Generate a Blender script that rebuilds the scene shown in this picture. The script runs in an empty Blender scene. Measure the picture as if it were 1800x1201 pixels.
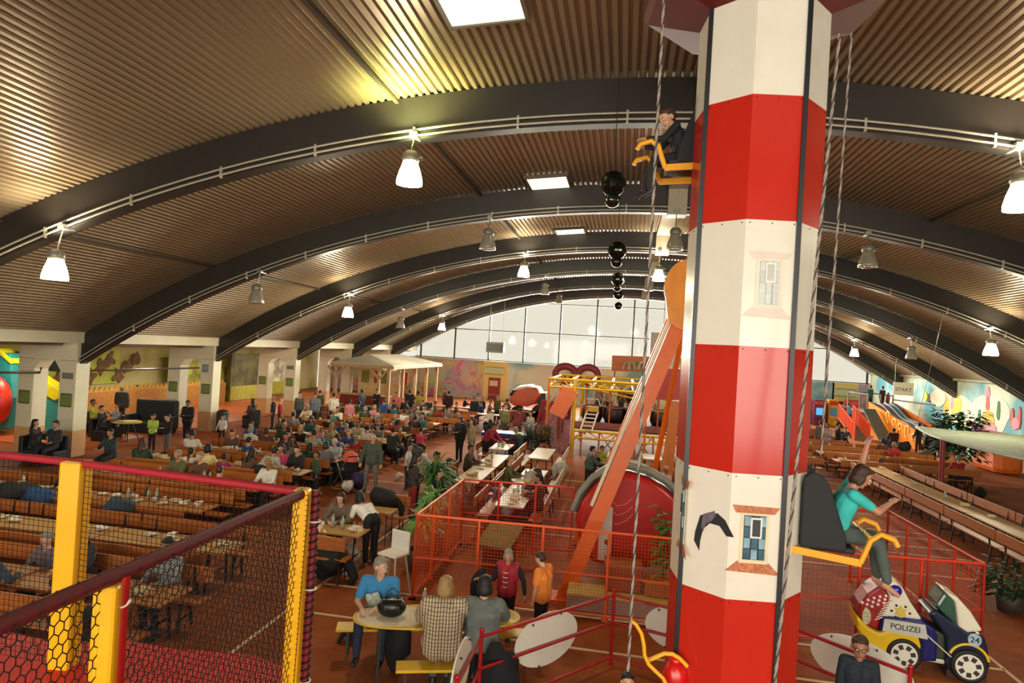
import bpy, bmesh, math, random
from mathutils import Vector, Matrix, noise
random.seed(7)
PI = math.pi
SC = bpy.context.scene
COL = SC.collection

# ------------------------------------------------------------------ camera, sky, light, exposure
FPX, YAW, PIT, ROL, CAMH = 1151.0, .1709, .0106, .0587, 4.4
_cy, _sy = math.cos(YAW), math.sin(YAW)
FW = Vector((-_sy*math.cos(PIT), _cy*math.cos(PIT), math.sin(PIT)))
_r0 = Vector((_cy, _sy, 0)); _u0 = _r0.cross(FW)
RT = _r0*math.cos(ROL) + _u0*math.sin(ROL)
UP = _u0*math.cos(ROL) - _r0*math.sin(ROL)
EYE = Vector((0, 0, CAMH))
cam_d = bpy.data.cameras.new('camera'); cam = bpy.data.objects.new('camera', cam_d); COL.objects.link(cam)
cam_d.sensor_width = 36; cam_d.lens = 36*FPX/1800; cam_d.clip_end = 400; cam_d.clip_start = .05
M3 = Matrix((RT, UP, -FW)).transposed()
cam.matrix_world = Matrix.Translation(EYE) @ M3.to_4x4()
SC.camera = cam
def ray(px, py): return FW + RT*((px-900)/FPX) - UP*((py-600.5)/FPX)
def G(px, py, z=0.0):
    d = ray(px, py); return EYE + d*((z-CAMH)/d.z)
def GY(px, py, Y):
    d = ray(px, py); return EYE + d*(Y/d.y)
def GX(px, py, X):
    d = ray(px, py); return EYE + d*(X/d.x)

W = bpy.data.worlds.new('sky'); SC.world = W; W.use_nodes = True
bg = W.node_tree.nodes['Background']; bg.inputs[0].default_value = (1.0, .93, .79, 1); bg.inputs[1].default_value = .9
SC.view_settings.view_transform = 'Standard'; SC.view_settings.look = 'None'
SC.view_settings.gamma = 1; SC.view_settings.use_curve_mapping = False
SC.view_settings.exposure = 0.0
SC.cycles.use_denoising = True
SC.cycles.max_bounces = 8; SC.cycles.diffuse_bounces = 4; SC.cycles.glossy_bounces = 3; SC.cycles.transmission_bounces = 4
SC.cycles.transparent_max_bounces = 12; SC.cycles.sample_clamp_indirect = 6; SC.cycles.caustics_reflective = False; SC.cycles.caustics_refractive = False
def area(name, loc, size, rot, power, col=(1, .95, .84), portal=False):
    l = bpy.data.lights.new(name, 'AREA'); l.shape = 'RECTANGLE'; l.size, l.size_y = size
    l.energy = power; l.color = col
    if portal: l.cycles.is_portal = True
    o = bpy.data.objects.new(name, l); COL.objects.link(o); o.location = loc; o.rotation_euler = rot
    return o
# daylight entering through the two glazed gables, just outside the panes
Y0, YE = -9.0, 53.8              # back and far gable
XL, XR = -17.62, 18.55; XC = (XL+XR)/2; HS = (XR-XL)/2
area('daylight_far_gable', (XC, YE+.6, 6.0), (26, 5.0), (-PI/2+.25, 0, 0), 14000)
area('daylight_back_gable', (XC, Y0-.6, 3.9), (26, 5.0), (PI/2-.12, 0, 0), 3900, (1, .94, .84))

# ------------------------------------------------------------------ materials
def lin(c):
    if isinstance(c, str):
        c = c.lstrip('#'); c = [int(c[i:i+2], 16)/255 for i in (0, 2, 4)]
        return tuple(x/12.92 if x <= .04045 else ((x+.055)/1.055)**2.4 for x in c)
    return tuple(c)
_mats = {}
def mat(c, rough=.55, metal=0, var=.12, scale=6, name=None, emit=0, bump=0, trans=0, alpha=1):
    key = (str(c), rough, metal, var, scale, emit, bump, trans, alpha)
    if key in _mats: return _mats[key]
    m = bpy.data.materials.new(name or 'paint_%d' % len(_mats)); m.use_nodes = True
    nt = m.node_tree; b = nt.nodes['Principled BSDF']; rgb = lin(c)
    b.inputs['Roughness'].default_value = rough; b.inputs['Metallic'].default_value = metal
    b.inputs['Base Color'].default_value = (*rgb, 1)
    if var:
        tc = nt.nodes.new('ShaderNodeTexCoord'); n = nt.nodes.new('ShaderNodeTexNoise'); n.inputs['Scale'].default_value = scale
        n.inputs['Detail'].default_value = 3
        r = nt.nodes.new('ShaderNodeValToRGB'); nt.links.new(tc.outputs['Object'], n.inputs['Vector'])
        nt.links.new(n.outputs['Fac'], r.inputs['Fac'])
        r.color_ramp.elements[0].position = .3; r.color_ramp.elements[1].position = .7
        r.color_ramp.elements[0].color = (*[x*(1-var) for x in rgb], 1); r.color_ramp.elements[1].color = (*[min(1, x*(1+var*.5)) for x in rgb], 1)
        nt.links.new(r.outputs['Color'], b.inputs['Base Color'])
    if bump:
        tc = nt.nodes.new('ShaderNodeTexCoord'); n = nt.nodes.new('ShaderNodeTexNoise'); n.inputs['Scale'].default_value = scale*4
        bp = nt.nodes.new('ShaderNodeBump'); bp.inputs['Strength'].default_value = bump
        nt.links.new(tc.outputs['Object'], n.inputs['Vector']); nt.links.new(n.outputs['Fac'], bp.inputs['Height']); nt.links.new(bp.outputs['Normal'], b.inputs['Normal'])
    if emit: b.inputs['Emission Color'].default_value = (*rgb, 1); b.inputs['Emission Strength'].default_value = emit
    if trans: b.inputs['Transmission Weight'].default_value = trans
    _mats[key] = m; return m
def wood_mat(c1, c2, axis=0, rough=.45):
    key = ('wood', c1, c2, axis, rough)
    if key in _mats: return _mats[key]
    m = bpy.data.materials.new('wood'); m.use_nodes = True; nt = m.node_tree; b = nt.nodes['Principled BSDF']
    tc = nt.nodes.new('ShaderNodeTexCoord'); mp = nt.nodes.new('ShaderNodeMapping')
    s = [18, 18, 18]; s[axis] = 1.2; mp.inputs['Scale'].default_value = s
    n = nt.nodes.new('ShaderNodeTexNoise'); n.inputs['Scale'].default_value = 2; n.inputs['Detail'].default_value = 4
    r = nt.nodes.new('ShaderNodeValToRGB'); r.color_ramp.elements[0].position = .35; r.color_ramp.elements[1].position = .65
    r.color_ramp.elements[0].color = (*lin(c1), 1); r.color_ramp.elements[1].color = (*lin(c2), 1)
    nt.links.new(tc.outputs['Object'], mp.inputs[0]); nt.links.new(mp.outputs[0], n.inputs['Vector']); nt.links.new(n.outputs['Fac'], r.inputs['Fac'])
    nt.links.new(r.outputs['Color'], b.inputs['Base Color']); b.inputs['Roughness'].default_value = rough
    _mats[key] = m; return m

# ------------------------------------------------------------------ mesh builder
class MB:
    def __init__(s): s.v, s.f, s.m, s.sm = [], [], [], []
    def add(s, vs, fs, mi=0, smooth=False):
        o = len(s.v); s.v += [tuple(x) for x in vs]
        for f in fs: s.f.append([i+o for i in f]); s.m.append(mi); s.sm.append(smooth)
        return s
    def box(s, c, d, rz=0, mi=0, M=None):
        cx, cy, cz = c; a, b, h = d[0]/2, d[1]/2, d[2]/2
        vs = [Vector((x, y, z)) for z in (-h, h) for x, y in ((-a, -b), (a, -b), (a, b), (-a, b))]
        R = M if M is not None else Matrix.Rotation(rz, 3, 'Z')
        return s.add([R@v + Vector(c) for v in vs], [(3, 2, 1, 0), (4, 5, 6, 7), (0, 1, 5, 4), (1, 2, 6, 5), (2, 3, 7, 6), (3, 0, 4, 7)], mi)
    def beam(s, p, q, w, h, mi=0, up=(0, 0, 1)):
        p, q = Vector(p), Vector(q); d = q-p; L = d.length
        if L < 1e-6: return s
        x = d/L; u = Vector(up)
        if abs(x.dot(u)) > .98: u = Vector((1, 0, 0)) if abs(x.x) < .9 else Vector((0, 1, 0))
        y = u.cross(x).normalized(); z = x.cross(y)
        return s.box((p+q)/2, (L, w, h), mi=mi, M=Matrix((x, y, z)).transposed())
    def tube(s, pts, r, n=8, mi=0, cap=True, closed=False):
        pts = [Vector(p) for p in pts]; rs = r if isinstance(r, (list, tuple)) else [r]*len(pts)
        vs, fs = [], []; N = len(pts); nrm = None
        for i, p in enumerate(pts):
            if closed: t = pts[(i+1) % N]-pts[i-1]
            else: t = pts[min(i+1, N-1)]-pts[max(i-1, 0)]
            t.normalize()
            if nrm is None: nrm = t.orthogonal().normalized()
            nrm = (nrm - t*nrm.dot(t)); nrm = nrm.normalized() if nrm.length > 1e-5 else t.orthogonal().normalized()
            b = t.cross(nrm)
            for k in range(n):
                a = 2*PI*k/n; vs.append(p+(nrm*math.cos(a)+b*math.sin(a))*rs[i])
        for i in range(N if closed else N-1):
            j = (i+1) % N
            for k in range(n): fs.append((i*n+k, i*n+(k+1) % n, j*n+(k+1) % n, j*n+k))
        s.add(vs, fs, mi, True)
        if cap and not closed:
            s.add(vs[:n], [tuple(range(n))[::-1]], mi); s.add(vs[-n:], [tuple(range(n))], mi)
        return s
    def ball(s, c, r, nu=14, nv=9, mi=0, M=None, v0=0, v1=PI):
        if not isinstance(r, (tuple, list)): r = (r, r, r)
        vs, fs = [], []; R = M if M is not None else Matrix.Identity(3)
        for j in range(nv+1):
            t = v0+(v1-v0)*j/nv
            for i in range(nu):
                a = 2*PI*i/nu
                vs.append(R@Vector((r[0]*math.sin(t)*math.cos(a), r[1]*math.sin(t)*math.sin(a), r[2]*math.cos(t)))+Vector(c))
        for j in range(nv):
            for i in range(nu): fs.append((j*nu+i, (j+1)*nu+i, (j+1)*nu+(i+1) % nu, j*nu+(i+1) % nu))
        return s.add(vs, fs, mi, True)
    def lathe(s, prof, c=(0, 0, 0), n=20, mi=0, smooth=True, a0=0):
        vs, fs = [], []
        for r, z in prof:
            for k in range(n):
                a = a0+2*PI*k/n; vs.append((c[0]+r*math.cos(a), c[1]+r*math.sin(a), c[2]+z))
        for j in range(len(prof)-1):
            for k in range(n): fs.append((j*n+k, j*n+(k+1) % n, (j+1)*n+(k+1) % n, (j+1)*n+k))
        return s.add(vs, fs, mi, smooth)
    def prism(s, poly, z0, z1, mi=0, F=None):
        """poly in (a,b); F maps (a,b,c)->world local, c from z0 to z1"""
        F = F or (lambda a, b, c: (a, b, c)); n = len(poly)
        vs = [F(a, b, z0) for a, b in poly]+[F(a, b, z1) for a, b in poly]
        fs = [tuple(range(n))[::-1], tuple(range(n, 2*n))]+[(i, (i+1) % n, n+(i+1) % n, n+i) for i in range(n)]
        return s.add(vs, fs, mi)
    def strand(s, p, q, r, mi=0):
        p, q = Vector(p), Vector(q); d = (q-p)
        if d.length < 1e-6: return
        a = d.orthogonal().normalized()*r; b = d.normalized().cross(a)
        c = [a, -a*.5+b*.866, -a*.5-b*.866]
        s.add([p+x for x in c]+[q+x for x in c], [(0, 1, 4, 3), (1, 2, 5, 4), (2, 0, 3, 5)], mi)
    def build(s, name, mats, parent=None, loc=None, bevel=0, shade=None):
        me = bpy.data.meshes.new(name); me.from_pydata(s.v, [], s.f)
        mats = mats if isinstance(mats, (list, tuple)) else [mats]
        for m in mats: me.materials.append(m)
        me.polygons.foreach_set('material_index', s.m); me.polygons.foreach_set('use_smooth', [bool(x) for x in s.sm]); me.update()
        o = bpy.data.objects.new(name, me); COL.objects.link(o)
        if parent is not None: o.parent = parent
        if loc is not None: o.location = loc
        if bevel:
            b = o.modifiers.new('bevel', 'BEVEL'); b.width = bevel; b.segments = 2; b.limit_method = 'ANGLE'; b.angle_limit = .6
        return o
def tag(o, label, cat, group=None, kind=None):
    if label: o['label'] = label
    if cat: o['category'] = cat
    if group: o['group'] = group
    if kind: o['kind'] = kind
    return o
def thing(name, label, cat, loc=(0, 0, 0), rz=0, group=None, scale=1):
    o = bpy.data.objects.new(name, None); o.empty_display_size = .1; COL.objects.link(o); o.location = loc; o.rotation_euler = (0, 0, rz); o.scale = (scale,)*3
    return tag(o, label, cat, group)
def structure(mb, name, m, **k):
    o = mb.build(name, m, **k); o['kind'] = 'structure'; return o
def copy_tree(o, parent=None):
    c = o.copy(); COL.objects.link(c)
    if parent is not None: c.parent = parent
    for ch in o.children: copy_tree(ch, c)
    return c
ORD = ['first', 'second', 'third', 'fourth', 'fifth', 'sixth', 'seventh', 'eighth', 'ninth', 'tenth', 'eleventh', 'twelfth', 'thirteenth', 'fourteenth', 'fifteenth']
BLACK = mat('#15161a', .6); WHITE = mat('#e8e4d8', .4, var=.04); ORANGE = mat('#e8641e', .4); YELLOW = mat('#f0b414', .4); RED = mat('#b81414', .35)
STEEL = mat('#9a9a96', .35, .8)
# ------------------------------------------------------------------ the hall: ribs, vault, gables, floor
RZ0, RZ1 = 3.06, 8.48
SAG = RZ1-RZ0; RR = (HS*HS+SAG*SAG)/(2*SAG); ZC = RZ1-RR; DEP = .80
def arc(x, r): return ZC+math.sqrt(max(0, r*r-(x-XC)**2))
S = 7.26; YB = 19.0
RIBS = [YB+S*k for k in range(-4, 5)]
rib_m = mat('#2a2622', .42, scale=3)
for k, y in enumerate(RIBS):
    mb = MB(); n = 56; xs = [XL+(XR-XL)*i/n for i in range(n+1)]
    lo = [arc(x, RR) for x in xs]
    hi = [arc(x, RR+DEP) for x in xs]
    vs = []
    for x, a, b in zip(xs, lo, hi): vs += [(x, y-.14, a), (x, y+.14, a), (x, y+.14, b), (x, y-.14, b)]
    fs = [(0, 3, 2, 1), (4*n, 4*n+1, 4*n+2, 4*n+3)]
    for i in range(n):
        o = 4*i
        for q in range(4): fs.append((o+q, o+(q+1) % 4, o+4+(q+1) % 4, o+4+q))
    mb.add(vs, fs)
    # rectangular springing block hidden in the pier head
    structure(mb, 'roof_beam', rib_m)
    # twin conduits running along the face of the rib
    t = MB()
    for off, dy in ((.16, -.2), (.05, -.2)):
        t.tube([(x, y+dy, arc(x, RR+off)) for x in xs[::1]], .022, 5)
    for i in range(0, n, 3): t.box((xs[i], y-.19, arc(xs[i], RR+.1)), (.04, .05, .22))
    c = structure(t, 'trim_conduit', mat('#b9b2a0', .4, .3))
# trapezoidal steel vault sheets, corrugations running along the hall
mb = MB(); pitch = .15; L = []
ang0 = math.asin((XL-.6-XC)/(RR+DEP)); ang1 = math.asin((XR+.6-XC)/(RR+DEP)); arcl = (RR+DEP)*(ang1-ang0); N = int(arcl/pitch)
for i in range(N):
    a = ang0+(ang1-ang0)*i/N; da = (ang1-ang0)/N
    for f, h in ((0, 0), (.42, 0), (.55, .05), (.87, .05)):
        r = RR+DEP+.002+h; L.append((XC+r*math.sin(a+da*f), ZC+r*math.cos(a+da*f)))
for i, y in enumerate((Y0-.5, YE+.4)):
    pass
vs = [(x, Y0-.5, z) for x, z in L]+[(x, YE+.4, z) for x, z in L]; n = len(L)
SKY = [(845, 10, 175, .85), (965, 321, 1, 1), (1003, 408, 1, 1)]
mb.add(vs, [(i, i+1, n+i+1, n+i) for i in range(n-1)])
cm = bpy.data.materials.new('roof_sheet'); cm.use_nodes = True; nt = cm.node_tree; b = nt.nodes['Principled BSDF']
tc = nt.nodes.new('ShaderNodeTexCoord'); ns = nt.nodes.new('ShaderNodeTexNoise'); ns.inputs['Scale'].default_value = .35; rp = nt.nodes.new('ShaderNodeValToRGB')
rp.color_ramp.elements[0].color = (*lin('#84705a'), 1); rp.color_ramp.elements[1].color = (*lin('#a08c70'), 1)
nt.links.new(tc.outputs['Object'], ns.inputs[0]); nt.links.new(ns.outputs['Fac'], rp.inputs[0]); nt.links.new(rp.outputs[0], b.inputs['Base Color'])
b.inputs['Roughness'].default_value = .33; b.inputs['Metallic'].default_value = .35
structure(mb, 'ceiling', cm)
# skylight openings: bright translucent panes set just under the sheets, with curb frames
def on_vault(px, py, r=RR+DEP-.03):
    d = ray(px, py); t = 1.0
    lo_, hi_ = .5, 120
    for _ in range(60):
        t = (lo_+hi_)/2; p = EYE+d*t
        if (p.x-XC)**2+(p.z-ZC)**2 < r*r: lo_ = t
        else: hi_ = t
    return EYE+d*t
skym = mat('#fff6dd', .5, emit=1.25, var=0, name='skylight_sky')
for k, (px, py, w, l) in enumerate(((845, 3, 1.15, 1.1), (965, 322, 1.15, 1.5), (1003, 408, 1.15, 1.5))):
    p = on_vault(px, py); a = math.asin((p.x-XC)/RR); R = Matrix.Rotation(a, 3, 'Y')
    mb = MB().box(p, (w, l, .05), M=R); structure(mb, 'window_%d' % (3+k), skym)
    mb = MB()
    for dx, dy, sx, sy in ((-w/2, 0, .06, l+.12), (w/2, 0, .06, l+.12), (0, -l/2, w, .06), (0, l/2, w, .06)):
        mb.box(p+R@Vector((dx, dy, 0)), (sx, sy, .1), M=R)
    structure(mb, 'trim_skylight', mat('#6b6250'))
# longitudinal purlin seams, hangers and sprinkler pipe under the vault
mb = MB()
for px, py in ((620, 90), (250, 440), (1650, 380)):
    p = on_vault(px, py); mb.beam((p.x, Y0, p.z-.03), (p.x, YE, p.z-.03), .07, .05)
structure(mb, 'trim_seam', mat('#40382c'))
# cable duct running over each rib near the ridge
mb = MB(); X1 = GY(1189, 380, YB).x
prev = None
for y in RIBS[2:]:
    zt = arc(X1, RR+DEP); zb = arc(X1, RR)
    mb.box((X1, y-.2, (zt+zb)/2), (.52, .1, zt-zb)); mb.box((X1, y, zb-.03), (.52, .5, .06))
    mb.box((X1, y+S/2, zt-.1), (.5, S, .08))
structure(mb, 'trim_cable_duct', mat('#a8a08c', .45))

# floor, with court lines
fm = bpy.data.materials.new('clay_red_carpet'); fm.use_nodes = True; nt = fm.node_tree; b = nt.nodes['Principled BSDF']
tc = nt.nodes.new('ShaderNodeTexCoord'); n1 = nt.nodes.new('ShaderNodeTexNoise'); n1.inputs['Scale'].default_value = .5; n1.inputs['Detail'].default_value = 8; n1.inputs['Roughness'].default_value = .7
rp = nt.nodes.new('ShaderNodeValToRGB'); rp.color_ramp.elements[0].color = (*lin('#7c3c1c'), 1); rp.color_ramp.elements[1].color = (*lin('#a45c2e'), 1); rp.color_ramp.elements[0].position = .35; rp.color_ramp.elements[1].position = .68
nt.links.new(tc.outputs['Object'], n1.inputs[0]); nt.links.new(n1.outputs['Fac'], rp.inputs[0]); nt.links.new(rp.outputs[0], b.inputs['Base Color']); b.inputs['Roughness'].default_value = .72
b.inputs['Specular IOR Level'].default_value = .16
mb = MB().box((XC-7, (Y0+YE)/2, -.1), (HS*2+17, YE-Y0+1, .2)); structure(mb, 'floor', fm)
lm = mat('#d8b890', .6, name='court_line')
mb = MB()
def line(x0, y0, x1, y1, w=.06): mb.beam((x0, y0, .003), (x1, y1, .003), w, .006)
line(-5.08, 7, -5.08, 30.5); line(5.9, 7, 5.9, 30.5); line(1.0, 7, 1.0, 11)
for y in (9.85, 11.07, 15.7, 18.1, 19.6, 22.5, 28.5): line(-8.2 if y > 18 else -5.08, y, 5.9 if y < 15 else 8.4, y)
for y in (17.3, 19.0, 21.5): line(5.9, y, 8.4, y)
line(7.4, 9.0, 10.6, 12.6); line(7.4, 8, 14, 8)
structure(mb, 'floor_court_lines', lm)
# far gable: mural wall below, glazing above
gl = bpy.data.materials.new('window_glass'); gl.use_nodes = True; nt = gl.node_tree; nt.nodes.remove(nt.nodes['Principled BSDF'])
tr = nt.nodes.new('ShaderNodeBsdfTransparent'); tr.inputs[0].default_value = (.96, .97, .95, 1); gs = nt.nodes.new('ShaderNodeBsdfGlossy'); gs.inputs['Roughness'].default_value = .05; mx = nt.nodes.new('ShaderNodeMixShader'); mx.inputs[0].default_value = .015
nt.links.new(tr.outputs[0], mx.inputs[1]); nt.links.new(gs.outputs[0], mx.inputs[2]); nt.links.new(mx.outputs[0], nt.nodes['Material Output'].inputs[0])
def gable(y, z0, idx, sgn, step=2.95):
    xs = [XL+.1+(XR-XL-.2)*i/40 for i in range(41)]
    poly = [(x, max(z0+.01, arc(x, RR+DEP)-.02)) for x in xs]
    mb = MB(); pts = [(xs[0], z0)]+poly+[(xs[-1], z0)]
    mb.prism(pts, y-.01, y+.01, F=lambda a, b, c: (a, c, b)); structure(mb, 'window_%d' % idx, gl)
    mb = MB(); x = GY(985, 580, y).x-step*6 if sgn < 0 else XC-step*6
    while x < XR:
        if x > XL+.2:
            t = arc(x, RR+DEP)
            if t > z0+.4: mb.box((x, y, (z0+t)/2), (.11, .16, t-z0))
        x += step
    for z in (z0+.05, z0+2.55, z0+5.0):
        hw = math.sqrt(max(0, (RR+DEP)**2-(z-ZC)**2)); hw = min(hw, HS)
        mb.box((XC, y, z), (2*hw-.1, .12, .07))
    structure(mb, 'trim_mullions_%d' % idx, mat('#2b2a28', .5))
gable(YE, 3.25, 1, -1); gable(Y0, 1.2, 2, 1)
# mural wall
mm = bpy.data.materials.new('painted_mural'); mm.use_nodes = True; nt = mm.node_tree; b = nt.nodes['Principled BSDF']; b.inputs['Roughness'].default_value = .7
tc = nt.nodes.new('ShaderNodeTexCoord'); vo = nt.nodes.new('ShaderNodeTexVoronoi'); vo.inputs['Scale'].default_value = .9; ns = nt.nodes.new('ShaderNodeTexNoise'); ns.inputs['Scale'].default_value = .8; ns.inputs['Distortion'].default_value = 2.5
mxv = nt.nodes.new('ShaderNodeMix'); mxv.data_type = 'RGBA'; mxv.inputs[0].default_value = .25
rp = nt.nodes.new('ShaderNodeValToRGB'); rp.color_ramp.interpolation = 'EASE'
while len(rp.color_ramp.elements) < 7: rp.color_ramp.elements.new(.5)
for e, p, c in zip(rp.color_ramp.elements, (.2, .35, .45, .52, .6, .7, .85), ('#d89ab0', '#c77aa0', '#e0a8a8', '#9cc0b8', '#e0c070', '#d06070', '#a090c8')): e.position = p; e.color = (*lin(c), 1)
nt.links.new(tc.outputs['Object'], ns.inputs[0]); nt.links.new(ns.outputs['Fac'], rp.inputs[0]); nt.links.new(tc.outputs['Object'], vo.inputs[0])
nt.links.new(rp.outputs[0], mxv.inputs[6]); nt.links.new(vo.outputs['Color'], mxv.inputs[7]); nt.links.new(mxv.outputs[2], b.inputs['Base Color'])
def sky_mural(name, c0, c1, sc=.35):
    m = bpy.data.materials.new(name); m.use_nodes = True; nt = m.node_tree; b = nt.nodes['Principled BSDF']; b.inputs['Roughness'].default_value = .7
    tc = nt.nodes.new('ShaderNodeTexCoord'); ns = nt.nodes.new('ShaderNodeTexNoise'); ns.inputs['Scale'].default_value = sc; ns.inputs['Detail'].default_value = 3
    rp = nt.nodes.new('ShaderNodeValToRGB'); rp.color_ramp.elements[0].position = .42; rp.color_ramp.elements[1].position = .56
    rp.color_ramp.elements[0].color = (*lin(c0), 1); rp.color_ramp.elements[1].color = (*lin(c1), 1)
    nt.links.new(tc.outputs['Object'], ns.inputs[0]); nt.links.new(ns.outputs['Fac'], rp.inputs[0]); nt.links.new(rp.outputs[0], b.inputs['Base Color']); return m
cream = mat('#e6dfc4', .6, var=.05, scale=2, name='cream_plaster')
ylw = mat('#e8d488', .6, var=.05)
mb = MB(); xm = GY(745, 660, YE).x; x1 = GY(850, 660, YE).x; x2 = GY(892, 660, YE).x; x3 = GY(1432, 690, YE).x; x4 = GY(1463, 690, YE).x; x5 = GY(1508, 700, YE).x
SKM = sky_mural('painted_sky', '#6fb2c8', '#cfe4dc')
for xa, xb, mi in ((XL-8, x1, 0), (x1, x2, 1), (x2, x3+1.4, 2), (x3+1.4, x4, 2), (x4, x5, 1), (x5, XR, 0)): mb.box(((xa+xb)/2, YE+.1, 1.62), (xb-xa, .2, 3.24), mi=mi)
structure(mb, 'wall_far', [mm, ylw, SKM])
# right wall with painted sky, flowers and creatures
mb = MB().box((XR+.1, (Y0+YE)/2, 2.1), (.2, YE-Y0, 4.2)); structure(mb, 'wall_right', sky_mural('painted_clouds', '#5fa8b8', '#d8e4cc', .28))
def blobpoly(c, rx, rz, n=18, wob=.15, seed=0):
    rnd = random.Random(seed); ph = [rnd.uniform(0, 6) for _ in range(3)]
    return [(c[0]+rx*math.cos(t)*(1+wob*math.sin(3*t+ph[0])+wob*.5*math.sin(5*t+ph[1])), c[1]+rz*math.sin(t)*(1+wob*math.sin(4*t+ph[2]))) for t in [2*PI*i/n for i in range(n)]]
def on_right(px, py): return GX(px, py, XR)
def paint(polys, name, cols):
    mb = MB()
    for poly, mi, d in polys: mb.prism(poly, XR-.012-d, XR+.01, mi=mi, F=lambda a, b, c: (c, a, b))
    return structure(mb, name, cols)
cols = [mat(c, .7) for c in ('#e8c84a', '#3c7a3a', '#f0e8d0', '#d85a58', '#b05a9a', '#5a3a30', '#e89ab0', '#dce8d8')]
P = []
def petal(px, py, w, h, mi, d=0, seed=1):
    p = on_right(px, py); P.append((blobpoly((p.y, p.z), w, h, seed=seed, wob=.08), mi, d))
for i, (a, b2, w, h, mi) in enumerate(((1690, 725, 1.6, .9, 2), (1740, 728, 1.8, 1.0, 7), (1664, 712, .35, .5, 0), (1676, 716, .32, .5, 0), (1686, 713, .35, .55, 0), (1674, 708, .16, .4, 6), (1667, 735, .5, .25, 1), (1690, 732, .5, .22, 1),
        (1737, 695, .2, .42, 6), (1737, 711, .17, .45, 3), (1738, 738, .55, .5, 0), (1722, 733, .14, .4, 1), (1756, 722, .14, .5, 1), (1718, 752, .5, .25, 4), (1742, 754, .55, .3, 6), (1780, 735, .12, .5, 3), (1793, 735, .12, .5, 3), (1786, 745, .3, .3, 6), (1650, 700, 1.0, .5, 2), (1628, 697, .25, .3, 0), (1634, 700, .2, .28, 5))):
    petal(a, b2, w, h, mi, .002*i, seed=i)
paint(P, 'wall_right_mural', cols)
mb = MB().box((XR-.1, (Y0+YE)/2, 4.16), (.3, YE-Y0, .22)); structure(mb, 'trim_right', mat('#a8a890', .6))
# back gable lower wall
mb = MB().box((XC-6, Y0-.1, .6), (HS*2+16, .2, 1.2)); structure(mb, 'wall_back', cream)
# left aisle: piers at every rib, eave beam, low annex behind
lower = mat('#d9a878', .6, var=.06)
for k, y in enumerate(RIBS):
    mb = MB(); w1, gap, w2 = .6, 1.0, .6
    for xa, xb in ((XL-w1, XL), (XL-w1-gap-w2, XL-w1-gap)):
        mb.box(((xa+xb)/2, y, 2.0), (xb-xa, .55, 2.3)); mb.box(((xa+xb)/2, y, .43), (xb-xa+.01, .56, .86), mi=1)
    xa, xb = XL-w1-gap-w2, XL
    mb.box(((xa+xb)/2, y, 3.45), (xb-xa, .55, .62))
    for xx, sg in ((XL-w1, -1), (XL-w1-gap, 1)):
        mb.prism([(xx, 3.15), (xx+sg*.25, 3.15), (xx, 2.8)] if sg > 0 else [(xx, 3.15), (xx, 2.8), (xx-.25, 3.15)], y-.27, y+.27, F=lambda a, b, c: (a, c, b))
    structure(mb, 'pillar', [cream, lower])
mb = MB().box((XL-.15, (Y0+YE)/2, 4.0), (.5, YE-Y0, .5)); structure(mb, 'trim_eave_left', cream)
mb = MB().box((XL-4.6, (Y0+YE)/2, 3.9), (9.2, YE-Y0, .2)); structure(mb, 'ceiling_annex', mat('#9a937c', .7))
mb = MB().box((XL-8.9, (Y0+YE)/2, 1.9), (.2, YE-Y0, 3.8)); structure(mb, 'wall_left', sky_mural('annex_wall_paint', '#b8b45a', '#d8c88a', .5))
# ------------------------------------------------------------------ high-bay lamps on the ribs
house = mat('#8d897c', .4, .4); unlit = mat('#a8a290', .25, .1, trans=.3)
def lamp(px, py, rib, lit, label):
    y = RIBS[rib]-.35; p = GY(px, py, y); h = .62
    t = thing('pendant_lamp', label, 'lamp', (p.x, y, p.z-.31), 0, 'high-bay lamps hanging from the roof beams')
    top = arc(p.x, RR)-(p.z-.31)
    MB().tube([(0, 0, .6), (0, .12, max(.65, top))], .012, 6).box((0, .2, max(.68, top+.05)), (.14, .3, .1)).build('hanger', STEEL, t)
    MB().lathe([(0, .62), (.1, .61), (.15, .56), (.165, .47), (.15, .42), (0, .42)], n=18).tube([(.16, 0, .5), (.22, 0, .5), (.22, 0, .44)], .012, 5).build('housing', house, t)
    g = mat('#fff3cf', .3, emit=16, var=0, name='lit_glass') if lit else unlit
    MB().lathe([(.13, .43), (.15, .36), (.2, .22), (.235, .08), (.235, 0), (.2, 0), (.12, .1), (0, .12)], n=22).build('bell_glass', g, t)
    if lit:
        l = bpy.data.lights.new('lamp_glow', 'POINT'); l.energy = (220 if rib == 3 else 650)*lit; l.color = (1, .88, .6); l.shadow_soft_size = .22
        lo = bpy.data.objects.new('lamp_glow', l); COL.objects.link(lo); lo.location = (p.x, y-.02, p.z-.42)
        l2 = bpy.data.lights.new('lamp_uplight', 'SPOT'); l2.energy = (760 if px == 721 else 420)*lit; l2.spot_size = 2.4; l2.spot_blend = 1; l2.color = (.86, .95, .36) if px == 721 else (1, .88, .62); l2.shadow_soft_size = .2
        lo = bpy.data.objects.new('lamp_uplight', l2); COL.objects.link(lo); lo.location = (p.x, y-.05, p.z+.42); lo.rotation_euler = (PI, 0, 0)
A, B_, C_, D_, E_ = 3, 4, 5, 6, 7
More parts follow.
